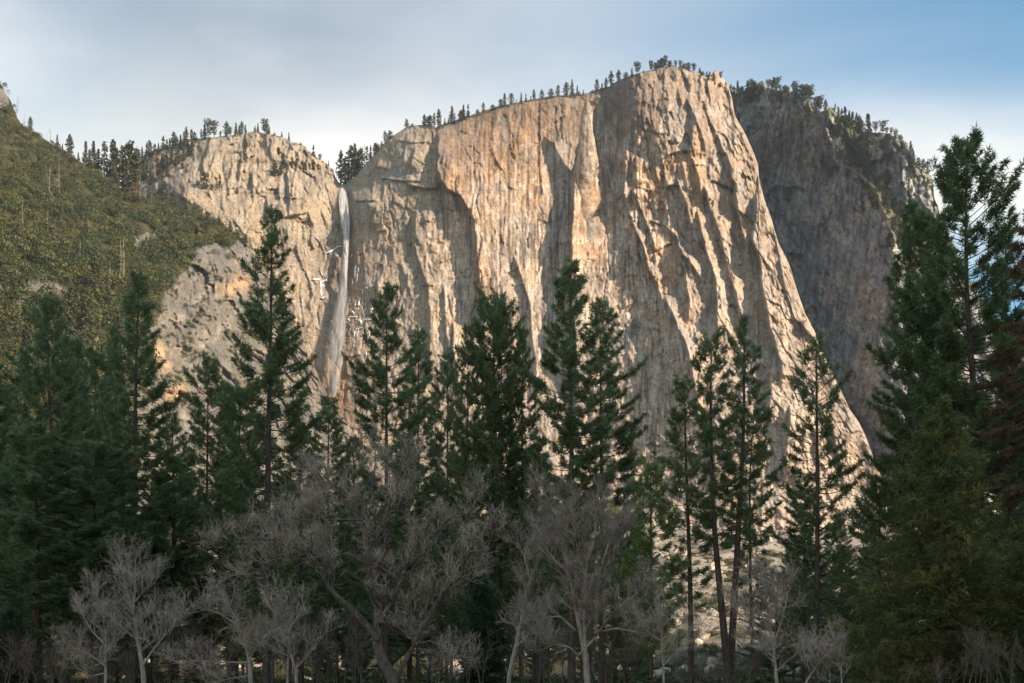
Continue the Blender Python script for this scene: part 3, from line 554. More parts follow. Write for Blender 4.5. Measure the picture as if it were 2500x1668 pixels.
def build_haze():                                     # the air of the valley
    me = bpy.data.meshes.new('haze'); x, y0, y1, z0, z1 = 3600, -3600, 3600, -6, 1090
    me.from_pydata([(a, b, c) for a in (-x, x) for b in (y0, y1) for c in (z0, z1)], [], [(0, 1, 3, 2), (4, 6, 7, 5), (0, 4, 5, 1), (2, 3, 7, 6), (0, 2, 6, 4), (1, 5, 7, 3)])
    m = bpy.data.materials.new('valley_air'); m.use_nodes = True; nt = m.node_tree; nt.nodes.clear()
    v = N(nt, 'ShaderNodeVolumePrincipled'); v.inputs['Color'].default_value = (.72, .85, 1.0, 1); v.inputs['Density'].default_value = HAZE; v.inputs['Anisotropy'].default_value = 0.0
    out = N(nt, 'ShaderNodeOutputMaterial'); nt.links.new(v.outputs[0], out.inputs['Volume']); me.materials.append(m)
    o = obj('haze', me, kind='stuff'); return o
HAZE = 0.000028
build_haze()

# ------------------------------------------------------------------ far trees on rims, ledges and slopes
def tubes(P, R, sides):                    # P (n,k,3), R (n,k): many tapered tubes at once
    n, k, _ = P.shape
    T = np.gradient(P, axis=1); T /= np.linalg.norm(T, axis=2, keepdims=True)+1e-9
    ref = np.where(np.abs(T[..., 2:3]) > 0.8, np.array([1.0, 0, 0]), np.array([0, 0, 1.0]))
    A = np.cross(T, ref); A /= np.linalg.norm(A, axis=2, keepdims=True)+1e-9
    B = np.cross(T, A)
    th = np.arange(sides)*2*np.pi/sides
    V = P[:, :, None]+R[:, :, None, None]*(A[:, :, None]*np.cos(th)[:, None]+B[:, :, None]*np.sin(th)[:, None])
    i = np.arange(n*k*sides).reshape(n, k, sides); j = np.roll(i, -1, 2)
    Fq = np.stack([i[:, :-1], j[:, :-1], j[:, 1:], i[:, 1:]], -1).reshape(-1, 4)
    return V.reshape(-1, 3), Fq
def unit(v): return v/(np.linalg.norm(v, axis=-1, keepdims=True)+1e-9)
def far_tree(kind, seed):                  # unit-height tree, one mesh, two materials
    r = np.random.default_rng(seed)
    lean = r.normal(0, 0.02, 2); k = 7; tz = np.linspace(-0.06, 1, k)
    tp = np.stack([lean[0]*tz**2+0.008*r.normal(size=k), lean[1]*tz**2+0.008*r.normal(size=k), tz], -1)
    tr = np.interp(tz, [0, 1], [0.022 if kind != 'snag' else 0.013, 0.004])
    V, Q = tubes(tp[None], tr[None], 5); faces = [Q]; mi = [np.ones(len(Q))]
    col = [np.zeros((len(V), 3))]; Vs = [V]; nv = len(V)
    if kind == 'snag':
        n = 34; z = r.uniform(0.25, 0.97, n); a = r.uniform(0, 2*np.pi, n); L = (1.02-z)*r.uniform(0.05, 0.24, n)+0.015
        p0 = np.stack([np.interp(z, tz, tp[:, 0]), np.interp(z, tz, tp[:, 1]), z], -1)
        d = np.stack([np.cos(a), np.sin(a), r.uniform(-0.5, 0.3, n)], -1)
        P = np.stack([p0, p0+d*L[:, None]*0.5, p0+d*L[:, None]+np.array([0, 0, -0.01])], 1)
        V, Q = tubes(P, np.repeat(np.array([[0.006, 0.004, 0.002]]), n, 0), 3)
        return mesh_np('far_snag', np.r_[Vs[0], V], [np.r_[faces[0], Q+nv]], M_SNAG)
    prof = {'fir': ([0.06, 0.15, 0.5, 0.9, 1.0], [0.13, 0.19, 0.12, 0.04, 0.008]), 'pine': ([0.08, 0.25, 0.55, 0.85, 1.0], [0.10, 0.20, 0.20, 0.11, 0.02]),
            'flat': ([0.22, 0.5, 0.75, 0.9, 1.0], [0.10, 0.20, 0.27, 0.20, 0.07]), 'bushy': ([0.02, 0.2, 0.5, 0.85, 1.0], [0.26, 0.36, 0.33, 0.18, 0.04]),
            'thin': ([0.2, 0.4, 0.7, 1.0], [0.06, 0.12, 0.10, 0.015]), 'dead': ([0.05, 0.3, 0.7, 1.0], [0.10, 0.15, 0.08, 0.01])}[kind]
    nb = {'fir': 130, 'pine': 110, 'flat': 90, 'bushy': 150, 'thin': 60, 'dead': 90}[kind]
    z = np.sort(r.uniform(prof[0][0], 0.985, nb)); a = np.arange(nb)*2.4+r.uniform(-0.6, 0.6, nb)
    L = np.interp(z, *prof)*r.uniform(0.5, 1.18, nb)*(1+0.25*np.sin(a*2+seed))
    up = {'fir': -0.25, 'pine': 0.25, 'flat': 0.25, 'bushy': 0.2, 'thin': 0.0, 'dead': -0.3}[kind]
    p0 = np.stack([np.interp(z, tz, tp[:, 0]), np.interp(z, tz, tp[:, 1]), z], -1)
    d = unit(np.stack([np.cos(a), np.sin(a), up+0.5*(z-0.5)+r.normal(0, 0.15, nb)], -1))
    m = 7                                   # leaf faces per limb
    f = r.uniform(0.3, 1.0, (nb, m)); f[:, 0] = 1
    c = p0[:, None]+d[:, None]*(L[:, None]*f)[..., None]+r.normal(0, 0.012, (nb, m, 3))
    s = (0.02+0.09*L[:, None]*r.uniform(0.6, 1.3, (nb, m)))
    x = unit(r.normal(size=(nb, m, 3))+d[:, None]*0.8); y = unit(np.cross(x, r.normal(size=(nb, m, 3))))
    q = np.stack([c-x*s[..., None], c+y*s[..., None]*0.6, c+x*s[..., None], c-y*s[..., None]*0.6], 2).reshape(-1, 3)
    fq = np.arange(len(q)).reshape(-1, 4)+nv
    g = {'dead': np.array([.16, .085, .05])}.get(kind, np.array([.062, .070, .030]))
    cc = np.repeat((g*(r.uniform(0.55, 1.5, (nb*m, 1)))*np.array([1, 1, 1])+r.normal(0, 0.004, (nb*m, 3))).clip(0.008, 1), 4, 0)
    br = np.stack([p0, p0+d*L[:, None]*0.5, p0+d*L[:, None]*0.9], 1)[::3]
    V3, Q3 = tubes(br, np.repeat(np.array([[0.006, 0.004, 0.002]]), len(br), 0), 3)
    Vs += [q, V3]; faces = [np.r_[faces[0], fq, Q3+nv+len(q)]]; mi = np.r_[mi[0], np.zeros(len(fq)), np.ones(len(Q3))]
    col = np.r_[col[0]+0.1, cc, np.zeros((len(V3), 3))+0.1]
    return mesh_np('far_'+kind, np.concatenate(Vs), faces, [M_FAR, M_BARKFAR], mi, col)
FT = {k: [far_tree(k, 100+i*7+len(k)) for i in range(n)] for k, n in (('fir', 4), ('pine', 4), ('flat', 3), ('bushy', 3), ('thin', 3), ('snag', 4), ('dead', 2))}
ORD = 'first second third fourth fifth sixth seventh eighth ninth tenth eleventh twelfth thirteenth fourteenth fifteenth sixteenth seventeenth eighteenth nineteenth twentieth'.split()
def ordinal(n):
    if n <= 20: return ORD[n-1]
    t = {2: 'twenty', 3: 'thirty', 4: 'forty', 5: 'fifty', 6: 'sixty', 7: 'seventy', 8: 'eighty', 9: 'ninety'}[n//10]
    return t+'-'+ORD[n % 10-1] if n % 10 else t[:-1]+'ieth'
LOOK = {'fir': ('narrow dark fir', 'fir_tree'), 'pine': ('dark open-crowned pine', 'pine_tree'), 'flat': ('flat-topped windblown pine', 'pine_tree'), 'bushy': ('low bushy pine', 'pine_tree'), 'thin': ('thin sparse conifer', 'conifer_tree'), 'snag': ('bare grey dead snag', 'dead_tree'), 'dead': ('brown dead conifer', 'dead_tree')}
SURF = {'main': (SKY_MAIN, depth_main), 'rear': (SKY_REAR, depth_rear), 'hill': (SKY_HILL, depth_hill)}
def far_row(rows, surf, group, place, wide=1.0, share=False):
    sky, dep = SURF[surf]; rows = sorted(rows)
    U = np.array([r[0] for r in rows], float); Vb = np.array([r[1] for r in rows], float)
    sk = np.interp(U, [q[0] for q in sky], [q[1] for q in sky])
    Ve = np.maximum(Vb, sk+1.5); D = dep(U, Ve)
    for n, (u, vb, vt, kind) in enumerate(rows):
        onrim = vb < sk[n]+9
        Y = D[n]+(5 if onrim else -0.8)
        # pinnacles and buttresses in front are part of the relief, so the foot simply stands on it
        foot = at(np.array(u), np.array(Ve[n]+(2 if onrim else 1)), np.array(Y))
        h = (Ve[n]+1-vt)/F*Y*1.03
        look, name = LOOK[kind]
        me = FT[kind][(n*7+int(u)) % len(FT[kind])]
        lab = f'{look} {place}' if share else f'{look}, {ordinal(n+1)} from left {place}'
        o = obj(name, me, label=lab, cat='tree', group=group+(f', {LOOK[kind][0]}' if share else ''))
        o.location = foot; w = wide*random.uniform(0.85, 1.2)
        o.scale = (h*w, h*w, h); o.rotation_euler = (0, 0, random.uniform(0, 6.28))
def cvt(f, rows): return [(f((a, b))[0][0], f((a, b))[0][1], f((a, t))[0][1], k) for a, b, t, k in rows]
# skyline of the long wall and the summit (measured on enlargements of the photograph)
far_row(cvt(C2, [(225, 875, 750, 'snag'), (255, 872, 670, 'thin'), (290, 865, 740, 'fir'), (318, 850, 760, 'fir'), (340, 825, 650, 'pine'), (368, 812, 632, 'fir'), (388, 805, 690, 'fir'), (410, 795, 660, 'pine'), (437, 775, 630, 'snag'), (457, 755, 640, 'thin'), (485, 742, 640, 'fir'), (525, 712, 625, 'bushy'), (548, 690, 630, 'pine'), (570, 650, 610, 'bushy'), (600, 612, 530, 'pine'), (632, 592, 528, 'bushy')]), 'main', 'conifers in the notch above the waterfall', "in the notch beside the waterfall lip")
far_row(cvt(C2, [(760, 500, 438, 'pine'), (805, 490, 472, 'bushy'), (895, 482, 405, 'pine'), (935, 482, 412, 'bushy'), (972, 482, 395, 'thin'), (1010, 487, 370, 'pine'), (1052, 476, 432, 'fir'), (1080, 466, 428, 'fir'), (1108, 452, 340, 'fir'), (1130, 442, 392, 'thin'), (1175, 432, 375, 'bushy'), (1195, 427, 330, 'fir'), (1230, 417, 325, 'fir'), (1303, 392, 365, 'bushy'), (1347, 392, 312, 'pine'), (1420, 367, 328, 'bushy'), (1482, 342, 285, 'bushy'), (1512, 337, 245, 'pine'), (1560, 325, 240, 'pine'), (1602, 313, 287, 'thin'), (1638, 312, 235, 'fir'), (1672, 302, 245, 'fir'), (1710, 298, 262, 'pine'), (1735, 292, 213, 'pine'), (1795, 273, 215, 'pine'), (1865, 263, 207, 'bushy'), (1915, 256, 178, 'pine'), (1980, 252, 158, 'pine'), (2025, 252, 138, 'fir'), (2065, 252, 180, 'fir'), (2112, 252, 213, 'fir'), (2215, 226, 133, 'pine'), (2255, 210, 163, 'pine'), (2285, 207, 125, 'pine'), (2325, 187, 73, 'pine')]), 'main', 'trees along the sloping rim of the long wall', "on the long sunlit wall's sloping rim")
far_row(cvt(C3, [(658, 292, 222, 'pine'), (715, 266, 237, 'bushy'), (760, 252, 203, 'fir'), (803, 243, 162, 'flat'), (850, 237, 224, 'bushy'), (908, 224, 155, 'flat'), (940, 218, 165, 'bushy'), (962, 215, 145, 'pine'), (990, 203, 128, 'bushy'), (1018, 198, 115, 'flat'), (1050, 198, 148, 'bushy'), (1095, 200, 150, 'flat'), (1130, 205, 150, 'flat'), (1160, 213, 168, 'bushy'), (1190, 225, 165, 'bushy'), (1235, 232, 172, 'flat'), (1280, 248, 203, 'pine'), (1300, 262, 230, 'bushy'), (1332, 278, 232, 'pine'), (1355, 276, 234, 'pine'), (1440, 268, 234, 'flat'), (1345, 300, 260, 'bushy'), (1385, 305, 270, 'bushy'), (1435, 350, 320, 'bushy'), (1335, 400, 350, 'thin')]), 'main', 'trees around the summit of the prow', "around the sunlit prow's summit", 1.1)
far_row(cvt(C1, [(880, 700, 600, 'fir'), (905, 690, 590, 'thin'), (930, 660, 595, 'pine'), (955, 640, 570, 'fir'), (985, 640, 545, 'fir'), (1012, 650, 535, 'pine'), (1040, 640, 555, 'pine'), (1065, 600, 545, 'fir'), (1095, 600, 500, 'fir'), (1120, 600, 520, 'fir'), (1140, 590, 515, 'fir'), (1165, 580, 472, 'pine'), (1185, 575, 500, 'pine'), (1212, 570, 490, 'fir'), (1235, 560, 470, 'fir'), (1252, 545, 437, 'fir'), (1285, 535, 452, 'pine'), (1310, 530, 470, 'pine'), (1350, 520, 450, 'thin'), (1375, 515, 420, 'fir'), (1403, 512, 392, 'flat'), (1440, 508, 398, 'flat'), (1480, 512, 468, 'flat'), (1522, 495, 405, 'pine'), (1545, 490, 440, 'flat'), (1585, 495, 410, 'fir'), (1605, 495, 425, 'fir'), (1622, 492, 402, 'pine'), (1648, 490, 425, 'fir'), (1712, 478, 430, 'fir'), (1732, 478, 415, 'fir'), (1775, 482, 385, 'flat'), (1790, 484, 400, 'pine'), (1806, 488, 430, 'fir'), (1843, 500, 478, 'bushy'), (1892, 515, 470, 'fir'), (1940, 530, 475, 'fir'), (2000, 560, 540, 'thin'), (2020, 570, 545, 'bushy'), (2105, 650, 560, 'fir'), (2148, 670, 622, 'flat'), (2206, 700, 662, 'fir')]), 'main', 'trees on top of the rock dome', "on top of the rock dome")
far_row(cvt(C1, [(900, 760, 650, 'fir'), (925, 790, 680, 'pine'), (960, 800, 690, 'fir'), (985, 770, 660, 'fir'), (1010, 830, 720, 'fir'), (1040, 780, 610, 'snag'), (1060, 760, 640, 'dead'), (1090, 740, 630, 'fir'), (1115, 720, 610, 'fir'), (1150, 690, 590, 'fir'), (1175, 700, 640, 'dead'), (1200, 690, 600, 'pine'), (1230, 670, 580, 'fir'), (1265, 640, 550, 'fir'), (1290, 620, 540, 'pine'), (1085, 800, 720, 'pine'), (1120, 770, 700, 'fir'), (1225, 720, 680, 'bushy'), (1250, 745, 712, 'bushy'), (1375, 860, 740, 'pine'), (1475, 870, 760, 'thin'), (1590, 890, 850, 'bushy'), (1650, 590, 525, 'pine'), (1875, 630, 575, 'pine'), (1960, 720, 640, 'pine'), (1990, 730, 650, 'thin'), (2035, 730, 670, 'pine'), (2075, 725, 682, 'bushy'), (2103, 730, 655, 'fir'), (1845, 760, 690, 'bushy'), (1885, 765, 700, 'pine'), (1640, 745, 725, 'bushy'), (1270, 815, 790, 'bushy'), (1330, 830, 800, 'bushy'), (1420, 865, 835, 'bushy'), (1310, 1010, 940, 'fir'), (1360, 1010, 975, 'thin')]), 'main', 'trees on the ledges and flank of the rock dome', "on the rock dome's ledges", 1.05)
far_row(cvt(C4, [(105, 222, 170, 'pine'), (128, 240, 190, 'bushy'), (160, 252, 145, 'fir'), (190, 262, 193, 'bushy'), (235, 252, 142, 'fir'), (265, 242, 138, 'bushy'), (292, 240, 150, 'pine'), (395, 205, 138, 'flat'), (425, 205, 145, 'flat'), (437, 205, 118, 'thin'), (460, 222, 125, 'flat'), (485, 235, 178, 'pine'), (520, 245, 180, 'bushy'), (540, 245, 190, 'bushy'), (592, 235, 155, 'flat'), (612, 245, 168, 'pine'), (655, 268, 178, 'bushy'), (690, 292, 175, 'bushy'), (712, 300, 190, 'flat'), (760, 335, 270, 'bushy'), (788, 380, 270, 'flat'), (832, 365, 293, 'pine'), (905, 372, 320, 'thin'), (930, 470, 348, 'fir'), (955, 470, 360, 'fir'), (982, 482, 343, 'fir'), (1012, 500, 375, 'fir'), (1035, 520, 385, 'fir'), (1068, 535, 395, 'fir'), (1095, 550, 440, 'fir'), (1110, 562, 450, 'pine'), (1160, 650, 403, 'fir'), (1215, 535, 460, 'flat'), (1270, 540, 455, 'flat'), (1300, 550, 505, 'flat'), (1335, 562, 505, 'flat'), (1365, 585, 520, 'flat'), (1395, 610, 560, 'flat'), (1415, 645, 565, 'pine'), (1485, 765, 613, 'fir'), (1505, 795, 680, 'fir'), (1540, 815, 738, 'bushy'), (1580, 835, 745, 'pine'), (1612, 855, 757, 'pine')]), 'rear', 'trees along the rim of the shaded rear cliff', "along the shaded rear cliff's rim", 1.1)
rr = random.Random(5); more = []
for k in range(74):                        # the wooded gully that runs down the rear cliff
    b = rr.uniform(470, 1420); c_ = np.interp(b, [470, 600, 760, 900, 1050, 1200, 1420], [960, 1020, 1040, 1220, 1310, 1340, 1400]); a = c_+rr.gauss(0, 42)
    more.append((a, b+40, b+40-rr.uniform(50, 120), rr.choice(['fir', 'pine', 'pine', 'bushy', 'bushy', 'thin'])))
far_row(cvt(C4, more), 'rear', 'trees in the gully of the rear cliff', 'in the wooded gully down the rear cliff', 1.1, True); more = []
for a, b in [(560, 400), (580, 610), (730, 470), (800, 780), (420, 280), (400, 300), (330, 250), (270, 270), (480, 300), (600, 330), (690, 400), (620, 480), (870, 640), (690, 900), (760, 830), (990, 880), (870, 880), (500, 760), (1000, 1020), (540, 1060), (1600, 1000), (1450, 930), (660, 1020), (230, 280), (450, 280), (500, 330), (1490, 1010)]:
    more.append((a, b, b-rr.uniform(45, 100), rr.choice(['pine', 'bushy', 'pine', 'thin'])))
far_row(cvt(C4, more), 'rear', 'trees on ledges of the rear cliff', "on ledges of the rear cliff's face", 1.1)
# wooded hillside: skyline, then standing trees and snags on its face
far_row(cvt(C1, [(58, 292, 205, 'snag'), (112, 375, 232, 'snag'), (163, 440, 343, 'snag'), (205, 462, 375, 'pine'), (318, 545, 480, 'snag'), (342, 560, 440, 'snag'), (383, 585, 490, 'fir'), (420, 600, 550, 'fir'), (470, 640, 495, 'pine'), (525, 682, 610, 'fir'), (575, 705, 535, 'fir'), (600, 720, 590, 'fir'), (628, 735, 535, 'fir'), (660, 755, 588, 'fir'), (698, 775, 540, 'thin'), (720, 800, 690, 'fir'), (757, 815, 528, 'fir'), (780, 830, 580, 'fir'), (765, 850, 670, 'fir'), (822, 850, 575, 'thin'), (840, 870, 700, 'fir'), (865, 870, 530, 'pine'), (915, 905, 590, 'thin'), (945, 910, 570, 'snag'), (915, 915, 750, 'dead'), (1000, 915, 830, 'fir'), (1095, 950, 810, 'pine'), (1080, 960, 850, 'fir'), (1160, 985, 870, 'pine'), (1210, 995, 930, 'thin'), (1330, 1025, 960, 'bushy'), (1400, 1060, 1010, 'bushy'), (1470, 1100, 1040, 'bushy'), (1545, 1150, 1070, 'pine'), (1600, 1195, 1140, 'flat'), (1650, 1215, 1160, 'bushy')]), 'hill', 'trees on the skyline of the left hillside', "along the left hillside's skyline")
face = [(328, 912, 690, 'snag'), (395, 910, 695, 'snag'), (153, 1140, 940, 'snag'), (320, 1165, 1000, 'snag'), (537, 1395, 1205, 'snag'), (832, 1465, 1185, 'snag'), (740, 1535, 1340, 'snag'), (815, 1420, 1210, 'snag'), (408, 1090, 1030, 'snag'), (565, 1270, 1180, 'snag'), (640, 1640, 1290, 'fir'), (720, 1660, 1440, 'fir'), (780, 1500, 1400, 'dead'), (270, 1250, 1110, 'fir'), (320, 1040, 850, 'fir'), (575, 1200, 1040, 'fir'), (560, 1060, 920, 'fir'), (1150, 1290, 1100, 'fir'), (1390, 1160, 1010, 'fir'), (1230, 1350, 1260, 'fir'), (100, 1500, 1400, 'fir'), (80, 1580, 1440, 'fir'), (20, 1560, 1380, 'fir'), (880, 1600, 1480, 'fir'), (960, 1560, 1430, 'fir'), (620, 1560, 1400, 'fir'), (685, 1420, 1330, 'bushy'), (1010, 1330, 1200, 'pine'), (260, 760, 620, 'fir')]
far_row(cvt(C1, face), 'hill', 'trees standing on the face of the left hillside', "of trees on the left hillside")
low = []
for k in range(46):                        # dark conifers on the shaded foot of the hillside
    a = rr.uniform(-60, 330); b = rr.uniform(740, 1090)
    low.append((a, b+70, b-rr.uniform(0, 60), rr.choice(['fir', 'fir', 'pine'])))
far_row(low, 'hill', 'conifers at the foot of the left hillside', "at the shaded foot of the left hillside", 1.0, True)

# ------------------------------------------------------------------ scrub: nobody could count it
def bush_proto(seed, tall=0.8):
    r = np.random.default_rng(seed); n = 9
    lc = np.stack([r.normal(0, 0.45, n), r.normal(0, 0.45, n), r.uniform(0.15, 0.7, n)*tall], -1); lr = r.uniform(0.28, 0.5, n)
    m = 300; k = r.integers(0, n, m); d = unit(r.normal(size=(m, 3))+np.array([0, 0, 0.35]))
    c = lc[k]+d*(lr[k]*r.uniform(0.75, 1.08, m))[:, None]; s = r.uniform(0.05, 0.11, m)[:, None]
    nn = unit(d+0.7*r.normal(size=(m, 3))); x = unit(np.cross(nn, r.normal(size=(m, 3)))); y = np.cross(nn, x)
    q = np.stack([c-x*s, c-y*s*0.8, c+x*s, c+y*s*0.8], 1).reshape(-1, 3)
    g = np.array([.086, .088, .036])*r.uniform(0.7, 1.35, (n, 1))
    cc = np.repeat(g[k]*r.uniform(0.7, 1.35, (m, 1)), 4, 0)
    return mesh_np('scrub_bush', q, np.arange(4*m).reshape(-1, 4), M_BUSH, col=cc)
def tinted(me, f):
    me = me.copy(); a = me.color_attributes['Col']; c = np.zeros(len(me.vertices)*4, np.float32); a.data.foreach_get('color', c)
    c = c.reshape(-1, 4); c[:, :3] *= f; a.data.foreach_set('color', c.ravel()); return me
_b = [bush_proto(300+i) for i in range(4)]
BUSH = bpy.data.collections.new('bush_kinds')
for i, me in enumerate([_b[0], tinted(_b[1], (1.08, 1.04, 0.85)), tinted(_b[2], (0.6, 0.78, 0.75)), tinted(_b[3], (0.8, 0.95, 0.8)), tinted(_b[0], (1.12, 1.15, 0.9)), tinted(_b[1], (0.42, 0.58, 0.6))]):
    BUSH.objects.link(bpy.data.objects.new('scrub_bush', me))
def scatter(name, P, S, label):
    me = bpy.data.meshes.new(name); me.vertices.add(len(P)); me.vertices.foreach_set('co', np.asarray(P, np.float32).ravel())
    a = me.attributes.new('size', 'FLOAT', 'POINT'); a.data.foreach_set('value', np.asarray(S, np.float32))
    o = obj(name, me, kind='stuff'); o['label'] = label
    g = bpy.data.node_groups.new(name, 'GeometryNodeTree')
    g.interface.new_socket('Geometry', in_out='INPUT', socket_type='NodeSocketGeometry'); g.interface.new_socket('Geometry', in_out='OUTPUT', socket_type='NodeSocketGeometry')
    gi = g.nodes.new('NodeGroupInput'); go = g.nodes.new('NodeGroupOutput'); L = g.links.new
    ip = g.nodes.new('GeometryNodeInstanceOnPoints'); ci = g.nodes.new('GeometryNodeCollectionInfo')
    ci.inputs['Collection'].default_value = BUSH; ci.inputs['Separate Children'].default_value = True; ci.inputs['Reset Children'].default_value = True
    ip.inputs['Pick Instance'].default_value = True
    na = g.nodes.new('GeometryNodeInputNamedAttribute'); na.data_type = 'FLOAT'; na.inputs['Name'].default_value = 'size'
    rv = g.nodes.new('FunctionNodeRandomValue'); rv.data_type = 'FLOAT_VECTOR'; rv.inputs['Min'].default_value = (0, 0, 0); rv.inputs['Max'].default_value = (0.25, 0.25, 6.28)
    L(gi.outputs[0], ip.inputs['Points']); L(ci.outputs[0], ip.inputs['Instance']); L(na.outputs['Attribute'], ip.inputs['Scale']); L(rv.outputs[0], ip.inputs['Rotation'])
    ro = ip.outputs[0]; L(ro, go.inputs[0])
    md = o.modifiers.new('scatter', 'NODES'); md.node_group = g
    return o
def pick(n, box, keep):
    u = rng.uniform(box[0], box[1], n); v = rng.uniform(box[2], box[3], n); k = keep(u, v); return u[k], v[k]
sk_h = lambda u: np.interp(u, [q[0] for q in SKY_HILL], [q[1] for q in SKY_HILL])
u, v = pick(5600, (-200, 620, 180, 1130), lambda u, v: (v > sk_h(u)+3) & forest_mask(u, v))
Y = depth_hill(u, v); P = at(u, v, Y-0.5); S = rng.uniform(3.6, 11.0, len(u))*(0.75+0.5*rng.random(len(u)))*(0.8+0.4*sstep(300, 700, v))
u2, v2 = pick(2200, (330, 800, 560, 1100), lambda u, v: (v > sk_h(u)+8) & ~forest_mask(u, v) & (fbm(u/34, v/22, 3, 181) > 0.16))
P2 = at(u2, v2, depth_hill(u2, v2)-0.3)
scatter('oak_scrub', np.r_[P, P2], np.r_[S, rng.uniform(1.5, 5.5, len(u2))], 'olive brown scrub oak covering the left hillside')
# scrub on ledges, rims and the rear cliff
sets = []
def on(surf, n, box, cond, s0, s1):
    sky, dep = SURF[surf]; f = lambda u: np.interp(u, [q[0] for q in sky], [q[1] for q in sky])
    u, v = pick(n, box, lambda u, v: (v > f(u)+1) & cond(u, v)); sets.append((at(u, v, dep(u, v)-0.3), rng.uniform(s0, s1, len(u))))
on('main', 500, (330, 480, 330, 480), lambda u, v: (v < 480-0.3*(480-u)) & (u < 500-(v-330)*0.9), 1.5, 4)
on('main', 2500, (400, 820, 320, 500), lambda u, v: (blob(u, v, [(620, 395, 60, 6), (690, 398, 40, 6), (560, 372, 30, 5), (500, 455, 60, 5), (640, 472, 80, 3), (545, 462, 40, 8), (680, 420, 20, 8), (585, 345, 30, 8)]) > 0.5) & (rng.random(len(u)) < 0.5), 1.0, 2.8)
on('main', 1200, (1830, 2130, 500, 1120), lambda u, v: blob(u, v, [(1852, 590, 10, 12), (1862, 615, 8, 10), (1884, 560, 5, 18), (1938, 730, 4, 40), (1950, 800, 6, 30), (1905, 600, 5, 20), (2050, 960, 10, 20), (1855, 850, 8, 20), (2090, 1040, 10, 20), (1965, 830, 6, 12)]) > 0.6, 0.7, 2.0)
on('main', 900, (1430, 1760, 1060, 1200), lambda u, v: fbm(u/22, v/20, 3, 191) > 0.05, 1.5, 4.0)
on('rear', 9000, (1780, 2400, 200, 1100), lambda u, v: fbm(u/20, v/20, 4, 192) > 0.33+0.18*sstep(500, 800, v)*(u < 2000), 0.8, 3.0)
on('rear', 1500, (2020, 2300, 330, 700), lambda u, v: np.abs(u-np.interp(v, [p[1] for p in SLOPE_P], [p[0] for p in SLOPE_P])) < 30+20*pn(u/20, v/20, 5), 1.5, 4.0)
on('rear', 700, (1785, 2280, 200, 480), lambda u, v: v < np.interp(u, [q[0] for q in SKY_REAR], [q[1] for q in SKY_REAR])+26+20*pn(u/20, v/9, 6), 1.2, 3.5)
on('main', 2600, (870, 1770, 160, 420), lambda u, v: (v < np.interp(u, [q[0] for q in SKY_MAIN], [q[1] for q in SKY_MAIN])+5) & (fbm(u/14, v*0, 3, 193) > 0.02), 1.2, 4.4)
on('main', 1200, (330, 820, 320, 430), lambda u, v: v < np.interp(u, [q[0] for q in SKY_MAIN], [q[1] for q in SKY_MAIN])+6, 1.0, 3.4)
xg = rng.uniform(-800, 800, 16000); yg = rng.uniform(420, 1420, 16000); kg = (fbm(xg/26, yg/26, 4, 165, 0.6) > -0.12+0.25*sstep(900, 1300, yg)) & (np.abs(xg) < yg*0.5)
Pg = np.stack([xg, yg, ground_z(xg, yg)-0.3], -1)[kg]; sets.append((Pg, rng.uniform(1.5, 5.2, len(Pg))))
scatter('cliff_scrub', np.concatenate([s[0] for s in sets]), np.concatenate([s[1] for s in sets]), 'dark scrub on the cliff ledges and the talus below')
xu = rng.uniform(-190, 190, 5200); yu = rng.uniform(66, 390, 5200); ku = (np.abs(xu) < yu*0.55) & (rng.random(5200) < np.where((xu > 0.14*yu) & (xu < 0.34*yu), 0.45, 1.0))
scatter('understory', np.stack([xu, yu, ground_z(xu, yu)-0.2], -1)[ku], rng.uniform(1.0, 3.8, ku.sum())*(0.5+yu[ku]/260), 'dark brush on the forest floor under the near trees')
def build_boulders():                      # talus blocks
    n = 2600; x = rng.uniform(-700, 700, n); y = rng.uniform(420, 1380, n); k = np.abs(x) < y*0.5; x, y = x[k], y[k]; n = len(x)
    ico = np.array([(0, 0, 1), (.89, 0, .45), (.28, .85, .45), (-.72, .53, .45), (-.72, -.53, .45), (.28, -.85, .45), (.72, .53, -.45), (-.28, .85, -.45), (-.89, 0, -.45), (-.28, -.85, -.45), (.72, -.53, -.45), (0, 0, -1)])
    fi = np.array([(0, 1, 2), (0, 2, 3), (0, 3, 4), (0, 4, 5), (0, 5, 1), (1, 6, 2), (2, 7, 3), (3, 8, 4), (4, 9, 5), (5, 10, 1), (2, 6, 7), (3, 7, 8), (4, 8, 9), (5, 9, 10), (1, 10, 6), (6, 11, 7), (7, 11, 8), (8, 11, 9), (9, 11, 10), (10, 11, 6)])
    s = rng.uniform(0.8, 4.5, n)**1.0; V = ico[None]*(s[:, None]*rng.uniform(0.6, 1.2, (n, 12)))[..., None]*rng.uniform(0.7, 1.3, (n, 1, 3))
    V = V+np.stack([x, y, ground_z(x, y)+0.2*s], -1)[:, None]
    c = np.repeat(np.array([.44, .38, .31])*rng.uniform(0.7, 1.15, (n, 1)), 12, 0)
    o = obj('talus_boulders', mesh_np('talus_boulders', V.reshape(-1, 3), (fi[None]+12*np.arange(n)[:, None, None]).reshape(-1, 3), M_ROCK2, col=c), kind='stuff'); o['label'] = 'pale broken boulders on the talus slope under the cliff'
build_boulders()

